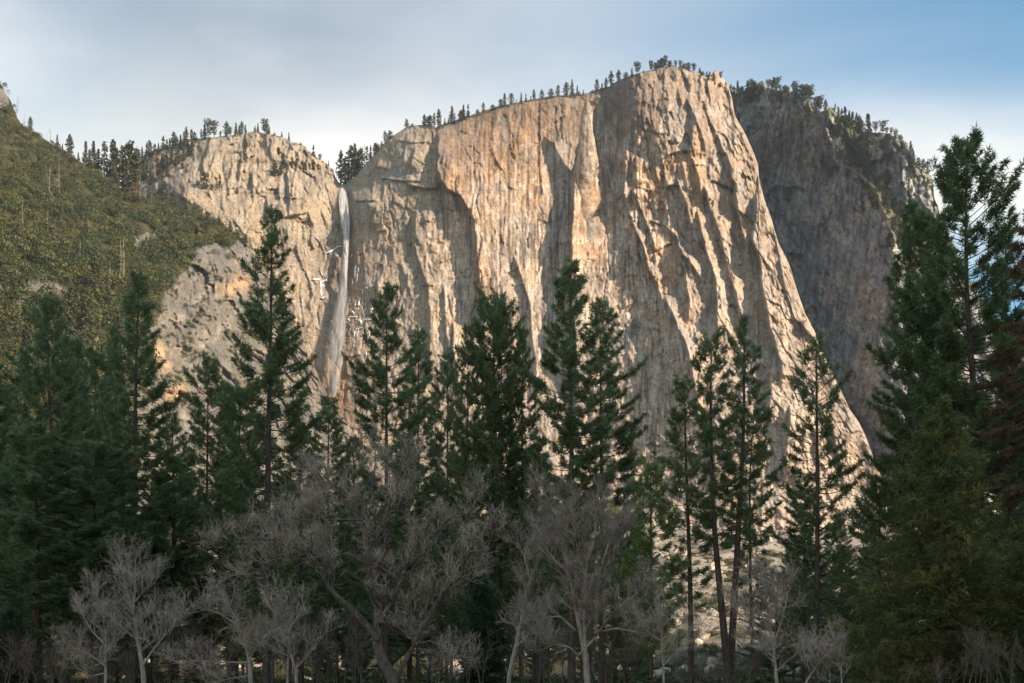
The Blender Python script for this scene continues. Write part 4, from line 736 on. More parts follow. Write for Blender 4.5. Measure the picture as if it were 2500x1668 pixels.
# ------------------------------------------------------------------ waterfall and its ice
def build_fall():
    m, nt, b, out = mat('falling_water'); L = nt.links.new
    b.inputs['Base Color'].default_value = (.92, .92, .92, 1); b.inputs['Roughness'].default_value = 0.6
    a = N(nt, 'ShaderNodeAttribute', attribute_name='Col'); sp = N(nt, 'ShaderNodeSeparateColor'); L(a.outputs['Color'], sp.inputs[0])
    tr = N(nt, 'ShaderNodeBsdfTransparent'); tl = N(nt, 'ShaderNodeBsdfTranslucent'); tl.inputs[0].default_value = (.86, .87, .88, 1)
    m1 = N(nt, 'ShaderNodeMixShader'); m1.inputs[0].default_value = 0.5; L(b.outputs[0], m1.inputs[1]); L(tl.outputs[0], m1.inputs[2])
    m2 = N(nt, 'ShaderNodeMixShader'); L(sp.outputs[0], m2.inputs[0]); L(tr.outputs[0], m2.inputs[1]); L(m1.outputs[0], m2.inputs[2]); L(m2.outputs[0], out.inputs[0])
    uc = ([452, 470, 500, 540, 580, 640, 700, 760, 820, 880, 930, 985], [834, 836, 838, 842, 845, 843, 839, 833, 826, 820, 816, 813])
    hw = ([452, 470, 500, 545, 580, 640, 700, 760, 820, 880, 930, 985], [3, 8, 10, 10, 6.5, 5, 9, 14, 18, 20, 14, 5])
    Ps, Ws, As = [], [], []
    r = np.random.default_rng(8); K = 9
    for i in range(1150):
        veil = i >= 880                    # broad faint spray
        q = np.clip(r.normal(0.15 if not veil else -0.25, 0.48), -1, 1)
        if veil: v0 = r.uniform(600, 940); ln = r.uniform(40, 110)
        else: v0 = r.choice([r.uniform(452, 500), r.uniform(480, 640), r.uniform(600, 950)]); ln = r.uniform(18, 90)
        v1 = min(v0+ln, 992-abs(q)*45)
        if v1-v0 < 10: continue
        v = np.linspace(v0, v1, K); o = r.normal(0, 0.04)
        qa = 1-0.85*min(1, abs(q))**1.6; u = np.interp(v, *uc)+np.interp(v, *hw)*(1.15*q+o*(v-v0)/60)+0.4*np.sin(v/6+r.uniform(0, 6))
        D = depth_main(u, v)-(2+r.uniform(0, 6)+np.interp(v, [452, 480, 560, 700, 900], [0.6, 5, 10, 13, 15]))
        Ps.append(at(u, v, D)); w = r.uniform(2.5, 7.5) if veil else r.uniform(0.35, 1.3)
        t = (v-v0)/(v1-v0); f = np.sin(np.pi*np.clip(t, 0.0, 1.0))**0.8
        Ws.append(w*(0.3+0.7*f)+0.05); As.append((r.uniform(0.035, 0.10) if veil else r.uniform(0.2, 0.85))*qa*f*np.interp(v, [452, 560, 640, 720, 990], [1, 1, 0.7, 0.3, 0.2] if not veil else [1, 1, 1, 1, 0.8]))
    P = np.array(Ps); W = np.array(Ws); A = np.array(As); n = len(P)
    Vv, Fq = tubes(P, W*0.5, 5); c = np.repeat(A.reshape(-1), 5)
    o = obj('waterfall', mesh_np('waterfall', Vv, Fq, m, col=np.stack([c]*3, -1), smooth=True), kind='structure'); o['label'] = 'thin white waterfall dropping down the granite wall into mist'
    return o
build_fall()
def build_ice():
    m, nt, b, out = mat('ice'); b.inputs['Base Color'].default_value = (.8, .82, .83, 1); b.inputs['Roughness'].default_value = 0.4
    r = np.random.default_rng(9); Vs, Fs, nv = [], [], 0
    lines = [(C5((1240, 370), (1290, 350), (1330, 318), (1370, 318)), 1.9), (C5((1310, 370), (1325, 395)), 2.4), (C5((1130, 573), (1190, 570), (1200, 600)), 1.2), (C5((1200, 580), (1205, 700)), 1.6), (C5((1205, 715), (1235, 705)), 2.0), (C5((1212, 590), (1248, 575)), 1.6), (C5((1210, 610), (1225, 630)), 1.8), (C5((1200, 510), (1215, 540)), 1.0),
        (C5((1470, 460), (1462, 560)), 2.0), (C5((1490, 480), (1475, 590)), 1.3), (C5((1450, 570), (1440, 610)), 1.5), (C5((1440, 380), (1435, 400)), 1.8), (C5((1335, 150), (1355, 130)), 1.6), (C5((1310, 196), (1330, 193)), 0.8), (C5((1355, 10), (1360, 60), (1362, 100)), 1.2), (C5((1495, 725), (1490, 775)), 1.8), (C5((1520, 730), (1518, 760)), 1.2), (C5((1470, 740), (1460, 770)), 1.0), (C5((1430, 800), (1460, 840)), 1.1), (C5((1500, 880), (1510, 910)), 1.6), (C5((1560, 880), (1590, 878)), 0.9), (C5((1410, 860), (1480, 855)), 0.9), (C5((1410, 870), (1420, 890)), 1.2), (C5((1570, 960), (1572, 1010)), 0.9), (C5((1525, 640), (1518, 690)), 0.9), (C5((1600, 790), (1580, 815)), 0.8), (C5((1550, 1130), (1545, 1170)), 1.0), (C5((1460, 970), (1455, 1010)), 0.8)]
    spots = [(p, w) for p, w in lines]
    for k in range(110):
        a, b2 = r.choice([(1500, 760), (1500, 880), (1480, 600), (1470, 1000), (1540, 720)], axis=0)+r.normal(0, [45, 60]); spots.append((C5((a, b2), (a+r.uniform(-8, 8), b2+r.uniform(2, 14))), r.uniform(0.35, 0.8)))
    for p, w in spots:
        p = np.array(p); k = 9; t = np.linspace(0, 1, k); s = np.linspace(0, 1, len(p))
        u = np.interp(t, s, p[:, 0])+r.normal(0, 0.5, k)*w*0.5; v = np.interp(t, s, p[:, 1])+r.normal(0, 0.5, k)*w*0.4
        D = depth_main(u, v)-0.9; P = at(u, v, D); R = w*0.72*r.uniform(0.15, 1.5, k); R[[0, -1]] *= 0.3
        V, Q = tubes(P[None], R[None], 5); Vs.append(V); Fs.append(Q+nv); nv += len(V)
    o = obj('ice', mesh_np('ice', np.concatenate(Vs), np.concatenate(Fs), m, smooth=True), kind='stuff'); o['label'] = 'white ice patches frozen onto the rock beside the waterfall'
build_ice()

# ------------------------------------------------------------------ near trees
def px(u, v, Y): return np.array([(u-1250.0)/F*Y, Y, ZC+(VH-v)/F*Y])
def tufts(C, T, S, m, r, spread, width, cols, root=0.25):   # brushes of needles: m thin blades round each shoot tip
    n = len(C)
    d = unit(T[:, None]*r.uniform(0.3, 1.1, (n, m, 1))+spread*r.normal(size=(n, m, 3)))
    p0 = C[:, None]-T[:, None]*(S[:, None]*root*r.uniform(0, 2.2, (n, m)))[..., None]
    L = S[:, None]*r.uniform(0.6, 1.15, (n, m))
    p1 = p0+d*L[..., None]; p1[..., 2] -= 0.12*L
    w = unit(np.cross(d, r.normal(size=(n, m, 3))))*(width*L*r.uniform(0.7, 1.3, (n, m)))[..., None]
    mid = p0+(p1-p0)*0.2
    V = np.stack([mid+w, p1, mid-w], 2).reshape(-1, 3)
    return V, np.arange(len(V)).reshape(-1, 3), np.repeat(cols, m*3, 0)
GREENS = np.array([.205, .26, .125])
def thing(name, label, cat, loc, group=None):
    o = link(bpy.data.objects.new(name, None)); o.location = loc; o.empty_display_size = 0.5
    return tag(o, label, cat, group)
def conifer(label, path, crown, Y, seed, name='pine_tree', r0=0.32, green=GREENS, dens=1.0, tip=0.46, needles=10, droop=0.0, gap=0.0, brown=0.012, group='pines at the edge of the meadow', bare=0.0, side=None, yspread=1.0):
    r = np.random.default_rng(seed)
    pts = np.array([px(u, v, Y) for u, v in path]); top = pts[0]; pts = pts[np.argsort(pts[:, 2])]
    # foot straight below the lowest traced point
    foot = np.array([pts[0, 0]+(pts[0, 0]-pts[min(1, len(pts)-1), 0])*0.2, Y, 0.0]); pts = np.vstack([foot, pts])
    H = top[2]-0.9*tip; k = 26; tz = np.linspace(0, H, k)
    tx = np.interp(tz, pts[:, 2], pts[:, 0])-foot[0]; tx = np.convolve(np.pad(tx, 2, 'edge'), np.ones(5)/5, 'valid'); tx[0] = 0; tx[-1] = top[0]-foot[0]
    ty = 0.15*np.sin(tz/7+seed)*(tz/H); ax = lambda z: np.stack([np.interp(z, tz, tx), np.interp(z, tz, ty), z], -1)
    tr = 0.78*r0*(1-tz/H)**0.8+0.02; tr[0] *= 1.25
    root = thing(name, label, 'tree', (foot[0], Y, 0), group); root['height'] = float(H); root['spread'] = float(max(w for _, w in crown)/F*Y)
    Vt, Ft = tubes(ax(np.r_[-0.3, tz[1:]])[None], tr[None], 9)
    obj('trunk', mesh_np('trunk', Vt, Ft, M_BARK, smooth=True), root)
    cz = np.array([ZC+(VH-v)/F*Y for v, _ in crown]); cw = np.array([w/F*Y for _, w in crown]); s = np.argsort(cz); cz, cw = cz[s], cw[s]
    zb = cz[0]; zs = []; z = H-0.35
    while z > zb:
        zs.append(z); z -= (0.09+0.085*min(1, (H-z)/6))/dens*r.uniform(0.6, 1.4)
    zs = np.array(zs); n = len(zs); az = np.arange(n)*2.39996+r.normal(0, 0.5, n)
    # uneven outline: lobes and gaps that change with height and bearing
    lob = 1+0.24*np.sin(2*az+zs*0.9+seed)*np.sin(zs*0.55+seed*1.7)+0.16*r.normal(size=n)
    L = np.interp(zs, cz, cw)*np.clip(lob, 0.4, 1.5)*r.uniform(0.86, 1.22, n)
    if side is not None: L *= 1+side*np.cos(az)
    keep = np.ones(n, bool)
    if gap > 0: keep = (pn(zs*0.45+seed, az*0.6) > -0.45+gap*0.6) | (H-zs < 1.5)
    zs, az, L = zs[keep], az[keep], L[keep]; n = len(zs)
    t = np.clip((H-zs)/(H-zb+0.1), 0, 1)
    up = np.interp(t, [0, 0.06, 0.2, 0.5, 1.0], [1.3, 0.85, 0.42, 0.12, -0.12])-droop+r.normal(0, 0.1, n)
    h = np.stack([np.cos(az), yspread*np.sin(az), 0*az], -1)
    f = np.linspace(0, 1, 6); p0 = ax(zs)
    sag = np.interp(t, [0, 0.3, 1], [0.05, -0.12, -0.28])-droop*0.4
    P = p0[:, None]+h[:, None]*(L[:, None]*f*(1-0.06*f))[..., None]
    zz = L[:, None]*(up[:, None]*f+sag[:, None]*4*f*(1-f)*0.35+(0.22-droop)*f**3)
    P[..., 2] += zz
    side_w = np.stack([-np.sin(az), np.cos(az), 0*az], -1)*(r.normal(0, 0.10, n)*L)[:, None]
    P = P+side_w[:, None]*(f**2)[None, :, None]
    R = (0.012+0.0105*L)[:, None]*(1-0.8*f)[None]
    Vb, Fb = tubes(P, R, 3)
    # side shoots
    C, T, S, bp = [], [], [], []
    for i in range(n):
        m = max(3, int(L[i]*11*dens**0.3)); fs = r.uniform(0.34 if L[i] > 1.2 else 0.15, 1.0, m)**0.85
        base = np.stack([np.interp(fs, f, P[i, :, q]) for q in range(3)], -1)
        dirn = unit(np.stack([np.interp(np.minimum(fs+0.1, 1), f, P[i, :, q])-np.interp(fs-0.1, f, P[i, :, q]) for q in range(3)], -1))
        sd = unit(np.cross(dirn, [0, 0, 1.0]))*r.choice([-1, 1], m)[:, None]
        dd = unit(dirn*r.uniform(0.5, 1.0, (m, 1))+sd*r.uniform(0.3, 1.0, (m, 1))+np.array([0, 0, 1.0])*r.uniform(-0.1, 0.55-droop*1.2, (m, 1)))
        ln = (0.16+0.30*L[i]*(1.05-fs)*r.uniform(0.5, 1.1, m)).clip(0.12, 1.3)
        e = base+dd*ln[:, None]; mid = (base+e)/2+np.array([0, 0, -0.03])
        tw = ln > 0.33; bp.append(np.stack([base, e], 1)[tw]); C.append(e); T.append(unit(dd+np.array([0, 0, 0.45*(1-droop)]))); S.append(np.full(m, tip))
        far = ln > 0.45
        if far.any(): C.append(mid[far]+r.normal(0, 0.06, (far.sum(), 3))); T.append(unit(dd[far]+[0, 0, 0.5])); S.append(np.full(far.sum(), tip*0.85))
        C.append(P[i, -1:]); T.append(unit(P[i, -1:]-P[i, -2:-1]+np.array([[0, 0, 0.3*L[i]/7]]))); S.append(np.array([tip*1.1]))
    C.append(ax(np.array([H]))); T.append(np.array([[0, 0, 1.0]])); S.append(np.array([tip*1.2]))
    bp = np.concatenate(bp); V2, F2 = tubes(bp, np.repeat(np.array([[0.012, 0.006]]), len(bp), 0), 3)
    nb = int(bare*40)
    Vs, Fs = [Vb, V2], [Fb, F2+len(Vb)]
    if bare > 0:                            # dead stubs below the living crown
        zb2 = r.uniform(max(zb-bare*9, 2), zb+4, int(bare*60)); a2 = r.uniform(0, 6.28, len(zb2)); L2 = r.uniform(0.4, 2.4, len(zb2)); q0 = ax(zb2)
        hh = np.stack([np.cos(a2), np.sin(a2), r.normal(-0.1, 0.2, len(a2))], -1); jj = r.normal(0, 0.12, (len(a2), 3))
        PP = np.stack([q0, q0+hh*L2[:, None]*0.5+jj, q0+hh*L2[:, None]+np.array([0, 0, -0.15])*L2[:, None]], 1)
        V5, F5 = tubes(PP, np.repeat(np.array([[0.028, 0.016, 0.006]]), len(PP), 0), 3); Fs.append(F5+len(Vb)+len(V2)); Vs.append(V5)
    b = obj('branches', mesh_np('branches', np.concatenate(Vs), np.concatenate(Fs), M_BARK), root, kind='stuff')
    C, T, S = np.concatenate(C), np.concatenate(T), np.concatenate(S)
    col = green*r.uniform(0.65, 1.4, (len(C), 1))*np.array([1, 1, 1])+np.outer(r.uniform(0, 1, len(C))**3, np.array([.055, .045, -.004]))
    bw = r.random(len(C)) < brown; col[bw] = np.array([.25, .15, .09])*r.uniform(0.6, 1.3, (bw.sum(), 1))
    V, Q, cc = tufts(C, T, S*r.uniform(0.75, 1.2, len(C)), needles, r, 0.55, 0.085, col.clip(.006, 1))
    obj('crown', mesh_np('crown', V, Q, M_NEEDLE, col=cc), root, kind='stuff')
    return root
def copy_tree(src, label, loc, rz, sc_=1.0, group=None):
    c = src.copy(); link(c); c.location = loc; c.rotation_euler = (0, 0, rz); c.scale = (sc_,)*3; c['label'] = label
    if group: c['group'] = group
    for ch in src.children:
        d = ch.copy(); link(d); d.parent = c
    return c

BROAD = [(0, 5), (60, 22), (160, 50), (300, 82), (450, 110), (700, 130), (1000, 140)]
def shape(v0, wid, vb, base=BROAD, sx=1.0):       # outline of a crown: rows down from the top and half widths, in photo pixels
    k = wid/110.0
    return [(v0+a*sx, w*k) for a, w in base if v0+a*sx < vb]+[(vb, np.interp(vb-v0, [a*sx for a, _ in base], [w for _, w in base])*k)]
T_ = conifer; SLIM = []
p1 = T_('broad tall pine at far left with a long bare leader tip', [(114, 716), (122, 1000), (136, 1180), (130, 1500), (131, 1650)], shape(716, 112, 1640), 98, 1, r0=0.42, bare=0.3)
p2 = T_('tall pine with a dense dark tip left of the pale rock spur', [(339, 660), (333, 850), (330, 1100), (327, 1400), (327, 1650)], shape(660, 92, 1500), 92, 2, r0=0.40, bare=0.4, dens=1.05)
p4 = T_('big pine with a narrow spire just left of the waterfall', [(664, 498), (660, 800), (657, 1000), (652, 1300), (650, 1650)], [(498, 4), (530, 12), (580, 22), (660, 34), (700, 52), (780, 62), (860, 80), (930, 98), (1000, 112), (1060, 105), (1150, 112), (1300, 105), (1450, 90), (1600, 80)], 88, 3, r0=0.45, gap=0.15, bare=0.4)
T_('small pine with a rounded tip between two tall pines, against pale slabs', [(507, 873), (505, 1200), (503, 1650)], [(873, 8), (920, 24), (980, 46), (1040, 62), (1150, 72), (1400, 85), (1600, 80)], 104, 4, r0=0.3)
SLIM.append((803, 978, 62, 112, 'slim young pine top right under the foot of the waterfall'))
T_('pine with layered boughs just right of the waterfall', [(945, 694), (944, 900), (943, 1200), (940, 1650)], [(694, 4), (730, 16), (780, 34), (850, 46), (890, 62), (960, 84), (1030, 92), (1100, 84), (1250, 90), (1500, 80)], 100, 6, r0=0.34, gap=0.2)
p7 = T_('slim pine pressed close to the right of the layered pine', [(1022, 806), (1021, 1000), (1020, 1650)], [(806, 4), (840, 18), (900, 32), (960, 44), (1050, 52), (1200, 62), (1500, 60)], 116, 7, r0=0.28)
SLIM.append((1091, 868, 56, 110, 'small thin pine in the gap before the broad double-topped pine'))
p9 = T_('broad bushy pine with a double top, in the middle', [(1204, 733), (1206, 900), (1212, 1200), (1214, 1400), (1217, 1650)], [(733, 8), (760, 28), (810, 48), (860, 66), (930, 82), (1000, 96), (1100, 100), (1200, 104), (1350, 95), (1500, 70)], 94, 9, r0=0.40, dens=1.15, brown=0.02)
SLIM.append((1224, 726, 42, 95, 'short secondary leader rising beside the broad double-topped pine'))
SLIM.append((1144, 806, 44, 93, 'shoulder leader on the left of the broad double-topped pine'))
SLIM.append((1275, 812, 44, 95, 'shoulder leader on the right of the broad double-topped pine'))
p10 = T_('tall full pine standing in front of the dark crack of the wall', [(1392, 648), (1393, 900), (1396, 1200), (1396, 1650)], [(648, 6), (680, 20), (720, 36), (790, 40), (850, 58), (920, 74), (960, 92), (1050, 88), (1150, 96), (1250, 90), (1450, 60)], 90, 13, r0=0.40, dens=1.1, brown=0.015)
p11 = T_('open pine with long right-hand boughs beside the tall full pine', [(1464, 733), (1466, 900), (1469, 1200), (1470, 1650)], [(733, 5), (770, 20), (830, 34), (900, 52), (980, 76), (1040, 80), (1120, 96), (1220, 90), (1350, 70)], 96, 14, r0=0.33, gap=0.25, side=0.12)
T_('young yellowish green pine with a fluffy tip before the talus', [(1588, 1122), (1589, 1300), (1590, 1650)], [(1122, 10), (1160, 20), (1220, 36), (1300, 56), (1400, 66), (1600, 60)], 82, 15, r0=0.2, green=GREENS*np.array([1.35, 1.3, 1.0]), tip=0.5)
T_('sparse pine with a straight dark trunk, left of the leaning pair', [(1671, 925), (1673, 1050), (1677, 1200), (1685, 1420), (1688, 1650)], [(925, 6), (960, 22), (1010, 40), (1080, 56), (1150, 60), (1250, 62), (1350, 50), (1480, 36)], 90, 16, r0=0.33, gap=0.35, bare=1.2, dens=0.75)
p12 = T_('tall pine whose trunk curves down to a shared foot, left of the pair', [(1739, 814), (1735, 950), (1738, 1150), (1743, 1282), (1755, 1414), (1768, 1546), (1780, 1668)], [(814, 8), (850, 26), (920, 44), (1000, 56), (1080, 64), (1160, 70), (1260, 60), (1340, 40)], 86, 17, r0=0.42, gap=0.28, bare=1.6, dens=0.85)
p13 = T_('tall pine with a whip-thin tip, right of the leaning pair', [(1816, 758), (1817, 900), (1817, 1050), (1811, 1150), (1804, 1280), (1797, 1400), (1789, 1530), (1782, 1668)], [(758, 3), (800, 8), (850, 26), (920, 40), (1000, 54), (1080, 60), (1180, 66), (1260, 50), (1340, 36)], 87, 18, r0=0.42, gap=0.28, bare=1.6, dens=0.85)
T_('dark slender pine behind the right trunk of the leaning pair', [(1842, 1000), (1830, 1150), (1833, 1450), (1840, 1650)], [(1000, 6), (1040, 26), (1100, 46), (1180, 56), (1280, 60), (1400, 46), (1480, 30)], 96, 19, r0=0.24, gap=0.3, bare=1.0, dens=0.8)
T_('see-through pine with one straight trunk before the prow foot', [(1991, 812), (1993, 1000), (1996, 1250), (1995, 1450), (1990, 1650)], [(812, 4), (850, 12), (880, 28), (960, 52), (1040, 72), (1130, 86), (1180, 92), (1300, 80), (1450, 76), (1600, 80)], 88, 20, r0=0.36, gap=0.4, bare=0.8, dens=0.7)
SLIM.append((1963, 1164, 56, 98, 'short dense pine left of the see-through pine'))
T_('mid-height pine standing against the left of the golden cedar', [(2146, 1178), (2146, 1300), (2146, 1650)], [(1178, 6), (1220, 30), (1290, 56), (1380, 74), (1480, 84), (1640, 90)], 84, 22, r0=0.24, dens=0.9)
p20 = T_('largest dark pine towering over the right side', [(2357, 343), (2359, 600), (2364, 800), (2385, 1000), (2394, 1200), (2396, 1650)], [(343, 6), (375, 28), (420, 44), (470, 62), (510, 84), (545, 104), (600, 100), (680, 100), (760, 130), (850, 150), (950, 175), (1100, 200), (1300, 205), (1600, 180)], 78, 23, r0=0.5, gap=0.08, dens=1.25, tip=0.48, green=GREENS*0.92)
p21 = T_('slender spire-topped pine left of the largest pine', [(2220, 486), (2221, 700), (2222, 1000), (2225, 1650)], [(486, 4), (530, 12), (600, 24), (680, 38), (760, 52), (850, 66), (950, 76), (1050, 84), (1200, 84), (1500, 70)], 82, 24, r0=0.36, green=GREENS*0.9)
T_('small-topped pine wedged between the spire-topped and largest pines', [(2263, 540), (2264, 700), (2268, 1650)], [(540, 5), (580, 20), (650, 34), (740, 44), (850, 60), (1000, 70), (1300, 70)], 84, 25, r0=0.3, green=GREENS*0.85)
T_('narrow pine top showing just right of the largest pine', [(2455, 553), (2456, 800), (2458, 1650)], [(553, 4), (600, 16), (680, 30), (760, 44), (850, 60), (1000, 80), (1300, 90)], 90, 26, r0=0.34, green=GREENS*0.85)
T_('dying pine with rust-brown needles at the right edge', [(2530, 500), (2528, 800), (2522, 1200), (2520, 1650)], [(500, 8), (560, 40), (620, 55), (700, 80), (800, 96), (950, 108), (1150, 108), (1300, 96), (1400, 70)], 72, 27, name='pine_tree', r0=0.4, gap=0.2, brown=0.9, dens=0.75, droop=0.35, tip=0.48, green=GREENS*0.7)
# (copies made once every shape is built)
# trees that close the gaps further back
fill = [(-30, 800, 120, 118, 'pine half out of frame at the left edge'), (60, 870, 84, 122, 'pine behind the left shoulder of the far-left pine'), (165, 846, 62, 124, 'thin-topped pine between the far-left pine and its neighbour'), (237, 864, 66, 112, 'thin pine left of the dense dark tip'), (286, 802, 56, 118, 'pine close on the left of the dense dark tip'), (425, 1010, 80, 122, 'low pine behind, right of the dense dark tip'),
    (575, 960, 74, 118, 'pine half hidden left of the narrow spire pine'), (735, 1035, 70, 126, 'low pine right of the narrow spire pine, behind'), (868, 1070, 80, 130, 'low pine behind, left of the layered pine'), (1000, 1060, 80, 132, 'low pine behind the slim pair right of the waterfall'), (1150, 1090, 80, 132, 'low pine behind the broad double-topped pine'), (1310, 1100, 76, 126, 'low pine behind, between the broad and the full pine'), (1530, 1230, 60, 120, 'short pine behind, left of the young yellowish pine'),
    (2060, 1340, 70, 110, 'short pine behind, right of the see-through pine'), (1900, 1400, 60, 112, 'short pine behind, right of the leaning pair'), (90, 1050, 120, 84, 'pine filling the lower left corner'), (420, 1120, 120, 96, 'pine filling the space under the left spur'), (560, 1150, 100, 94, 'pine left of the foot of the narrow spire pine'), (235, 1090, 120, 86, 'pine in front of the gap at far left')]
def stand_in(src, u, v0, w, Y, lab, group, k):
    H0, W0 = src['height'], src['spread']; H = ZC+(VH-v0)/F*Y
    c = copy_tree(src, lab, ((u-1250)/F*Y, Y, 0), k*1.7, 1.0, group); c.scale = (w/F*Y/W0, w/F*Y/W0, H/H0)
for i, (u, v0, w, Y, lab) in enumerate(SLIM): stand_in(p7, u, v0, w, Y, lab, 'pines at the edge of the meadow', i+3)
protos = [p1, p2, p9, p10]
for i, (u, v0, w, Y, lab) in enumerate(fill): stand_in(protos[i % 4], u, v0, w*1.15, Y, lab, 'pines standing further back', i)
tree_v0 = lambda r_: ZC+(VH-r_)/F
for i, (src, u, Y, s, lab) in enumerate([(p1, -90, 150, 1.0, 'pine far back at the left edge, between two nearer trunks'), (p2, 160, 155, .95, 'pine far back behind the far-left pine'), (p9, 380, 165, .95, 'pine far back left of the narrow spire pine'), (p2, 560, 160, .9, 'pine far back beside the narrow spire pine'), (p9, 720, 170, .86, 'pine far back under the waterfall'), (p10, 860, 168, .84, 'pine far back left of the layered pine'), (p9, 1050, 165, .84, 'pine far back among the slim pines'), (p2, 1270, 170, .84, 'pine far back right of the broad double-topped pine'), (p10, 1420, 172, .8, 'pine far back below the tall full pine'), (p9, 2330, 130, 1.1, 'pine far back behind the golden cedar'), (p10, 2470, 125, 1.2, 'pine far back at the right edge'), (p2, 2130, 150, .7, 'pine far back left of the golden cedar')]):
    copy_tree(src, lab, ((u-1250)/F*Y, Y, 0), 0.7+i*1.3, s, 'pines standing far back')

rm = random.Random(77); MID = []
for k in range(96):
    u = rm.uniform(-60, 2540); Y = rm.uniform(185, 400)
    if 1630 < u < 2120 and rm.random() < 0.72: continue
    vt = rm.uniform(1180, 1330)+(60 if u > 1500 else 0)
    MID.append((u, vt, Y))
MID.sort()
for k, (u, vt, Y) in enumerate(MID):
    src = (p2, p9, p10, p4, p11)[k % 5]; s_ = (ZC+(VH-vt)/F*Y)/src['height']
    c = copy_tree(src, 'distant dark pine in the forest band between the near trees and the cliff', ((u-1250)/F*Y, Y, float(ground_z(np.array((u-1250)/F*Y), np.array(Y)))-0.2), k*2.1, s_, 'forest band behind the near trees')
    c.scale = (s_*1.15, s_*1.15, s_)

# ------------------------------------------------------------------ incense cedars
def cedar(label, u, v0, Y, crown, seed, green, gold, n_l=520, name='cedar_tree'):
    r = np.random.default_rng(seed); H = ZC+(VH-v0)/F*Y; root = thing(name, label, 'tree', ((u-1250)/F*Y, Y, 0), 'cedars on the right')
    tz = np.linspace(-0.3, H-0.3, 16); Vt, Ft = tubes(np.stack([0.05*np.sin(tz), 0*tz, tz], -1)[None], (0.36*(1-tz/H)**0.8+0.015)[None], 8)
    obj('trunk', mesh_np('trunk', Vt, Ft, M_BARK, smooth=True), root)
    cz = np.array([ZC+(VH-v)/F*Y for v, _ in crown])[::-1]; cw = np.array([w/F*Y for _, w in crown])[::-1]
    zs = H-0.2-(H-cz[0])*np.linspace(0, 1, n_l)**0.85; az = np.arange(n_l)*2.39996+r.normal(0, 0.5, n_l)
    L = np.interp(zs, cz, cw)*(1+0.30*np.sin(3*az+zs*0.7)*np.sin(zs*0.8)+0.24*r.normal(size=n_l)).clip(0.4, 1.5)
    f = np.linspace(0, 1, 6); h = np.stack([np.cos(az), np.sin(az), 0*az], -1)
    P = np.stack([0*zs, 0*zs, zs], -1)[:, None]+h[:, None]*(L[:, None]*f)[..., None]; P[..., 2] += L[:, None]*(-0.25*f+0.32*f**2.5)
    Vb, Fb = tubes(P, (0.01+0.008*L)[:, None]*(1-0.85*f)[None], 3)
    obj('branches', mesh_np('branches', Vb, Fb, M_BARK), root, kind='stuff')
    C, T, S = [], [], []
    for i in range(n_l):
        m = int(3+L[i]*6.5); fs = r.uniform(0.25, 1.05, m)**0.7; b = np.stack([np.interp(fs, f, P[i, :, q]) for q in range(3)], -1)
        sd = np.array([-np.sin(az[i]), np.cos(az[i]), 0])*r.normal(0, 0.16, (m, 1))*(0.4+L[i])
        C.append(b+sd+np.array([0, 0, 1])*r.normal(0, 0.08, (m, 1))); T.append(unit(h[i]*r.uniform(0.2, 0.9, (m, 1))+sd+np.array([0, 0, 1])*r.uniform(-0.5, 0.5, (m, 1)))); S.append(np.full(m, 0.38))
    C, T, S = np.concatenate(C), np.concatenate(T), np.concatenate(S)*r.uniform(0.6, 1.3, sum(map(len, C)))
    g = np.clip(r.random(len(C))*0.7+0.9*pn(C[:, 0]*0.7+seed, C[:, 2]*0.7, 5), 0, 1)[:, None]
    col = (green+(gold-green)*g)*r.uniform(0.6, 1.35, (len(C), 1))
    V, Q, cc = tufts(C, T, S, 8, r, 0.45, 0.11, col.clip(.006, 1), 0.5)
    obj('crown', mesh_np('crown', V, Q, M_NEEDLE, col=cc), root, kind='stuff'); return root
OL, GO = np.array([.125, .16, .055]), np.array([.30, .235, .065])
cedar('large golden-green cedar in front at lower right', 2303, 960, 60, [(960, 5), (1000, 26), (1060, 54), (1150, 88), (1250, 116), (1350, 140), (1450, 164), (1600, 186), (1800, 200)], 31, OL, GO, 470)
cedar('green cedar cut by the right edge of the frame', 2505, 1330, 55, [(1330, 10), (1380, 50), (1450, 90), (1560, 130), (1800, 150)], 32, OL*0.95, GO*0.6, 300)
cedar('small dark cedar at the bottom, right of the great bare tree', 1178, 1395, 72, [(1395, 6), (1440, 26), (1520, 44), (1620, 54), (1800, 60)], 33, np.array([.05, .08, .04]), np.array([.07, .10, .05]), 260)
cedar('low dark cedar in the shade at the bottom left edge', 20, 1480, 74, [(1480, 8), (1530, 40), (1600, 60), (1800, 80)], 34, np.array([.05, .08, .04]), np.array([.10, .11, .045]), 220)

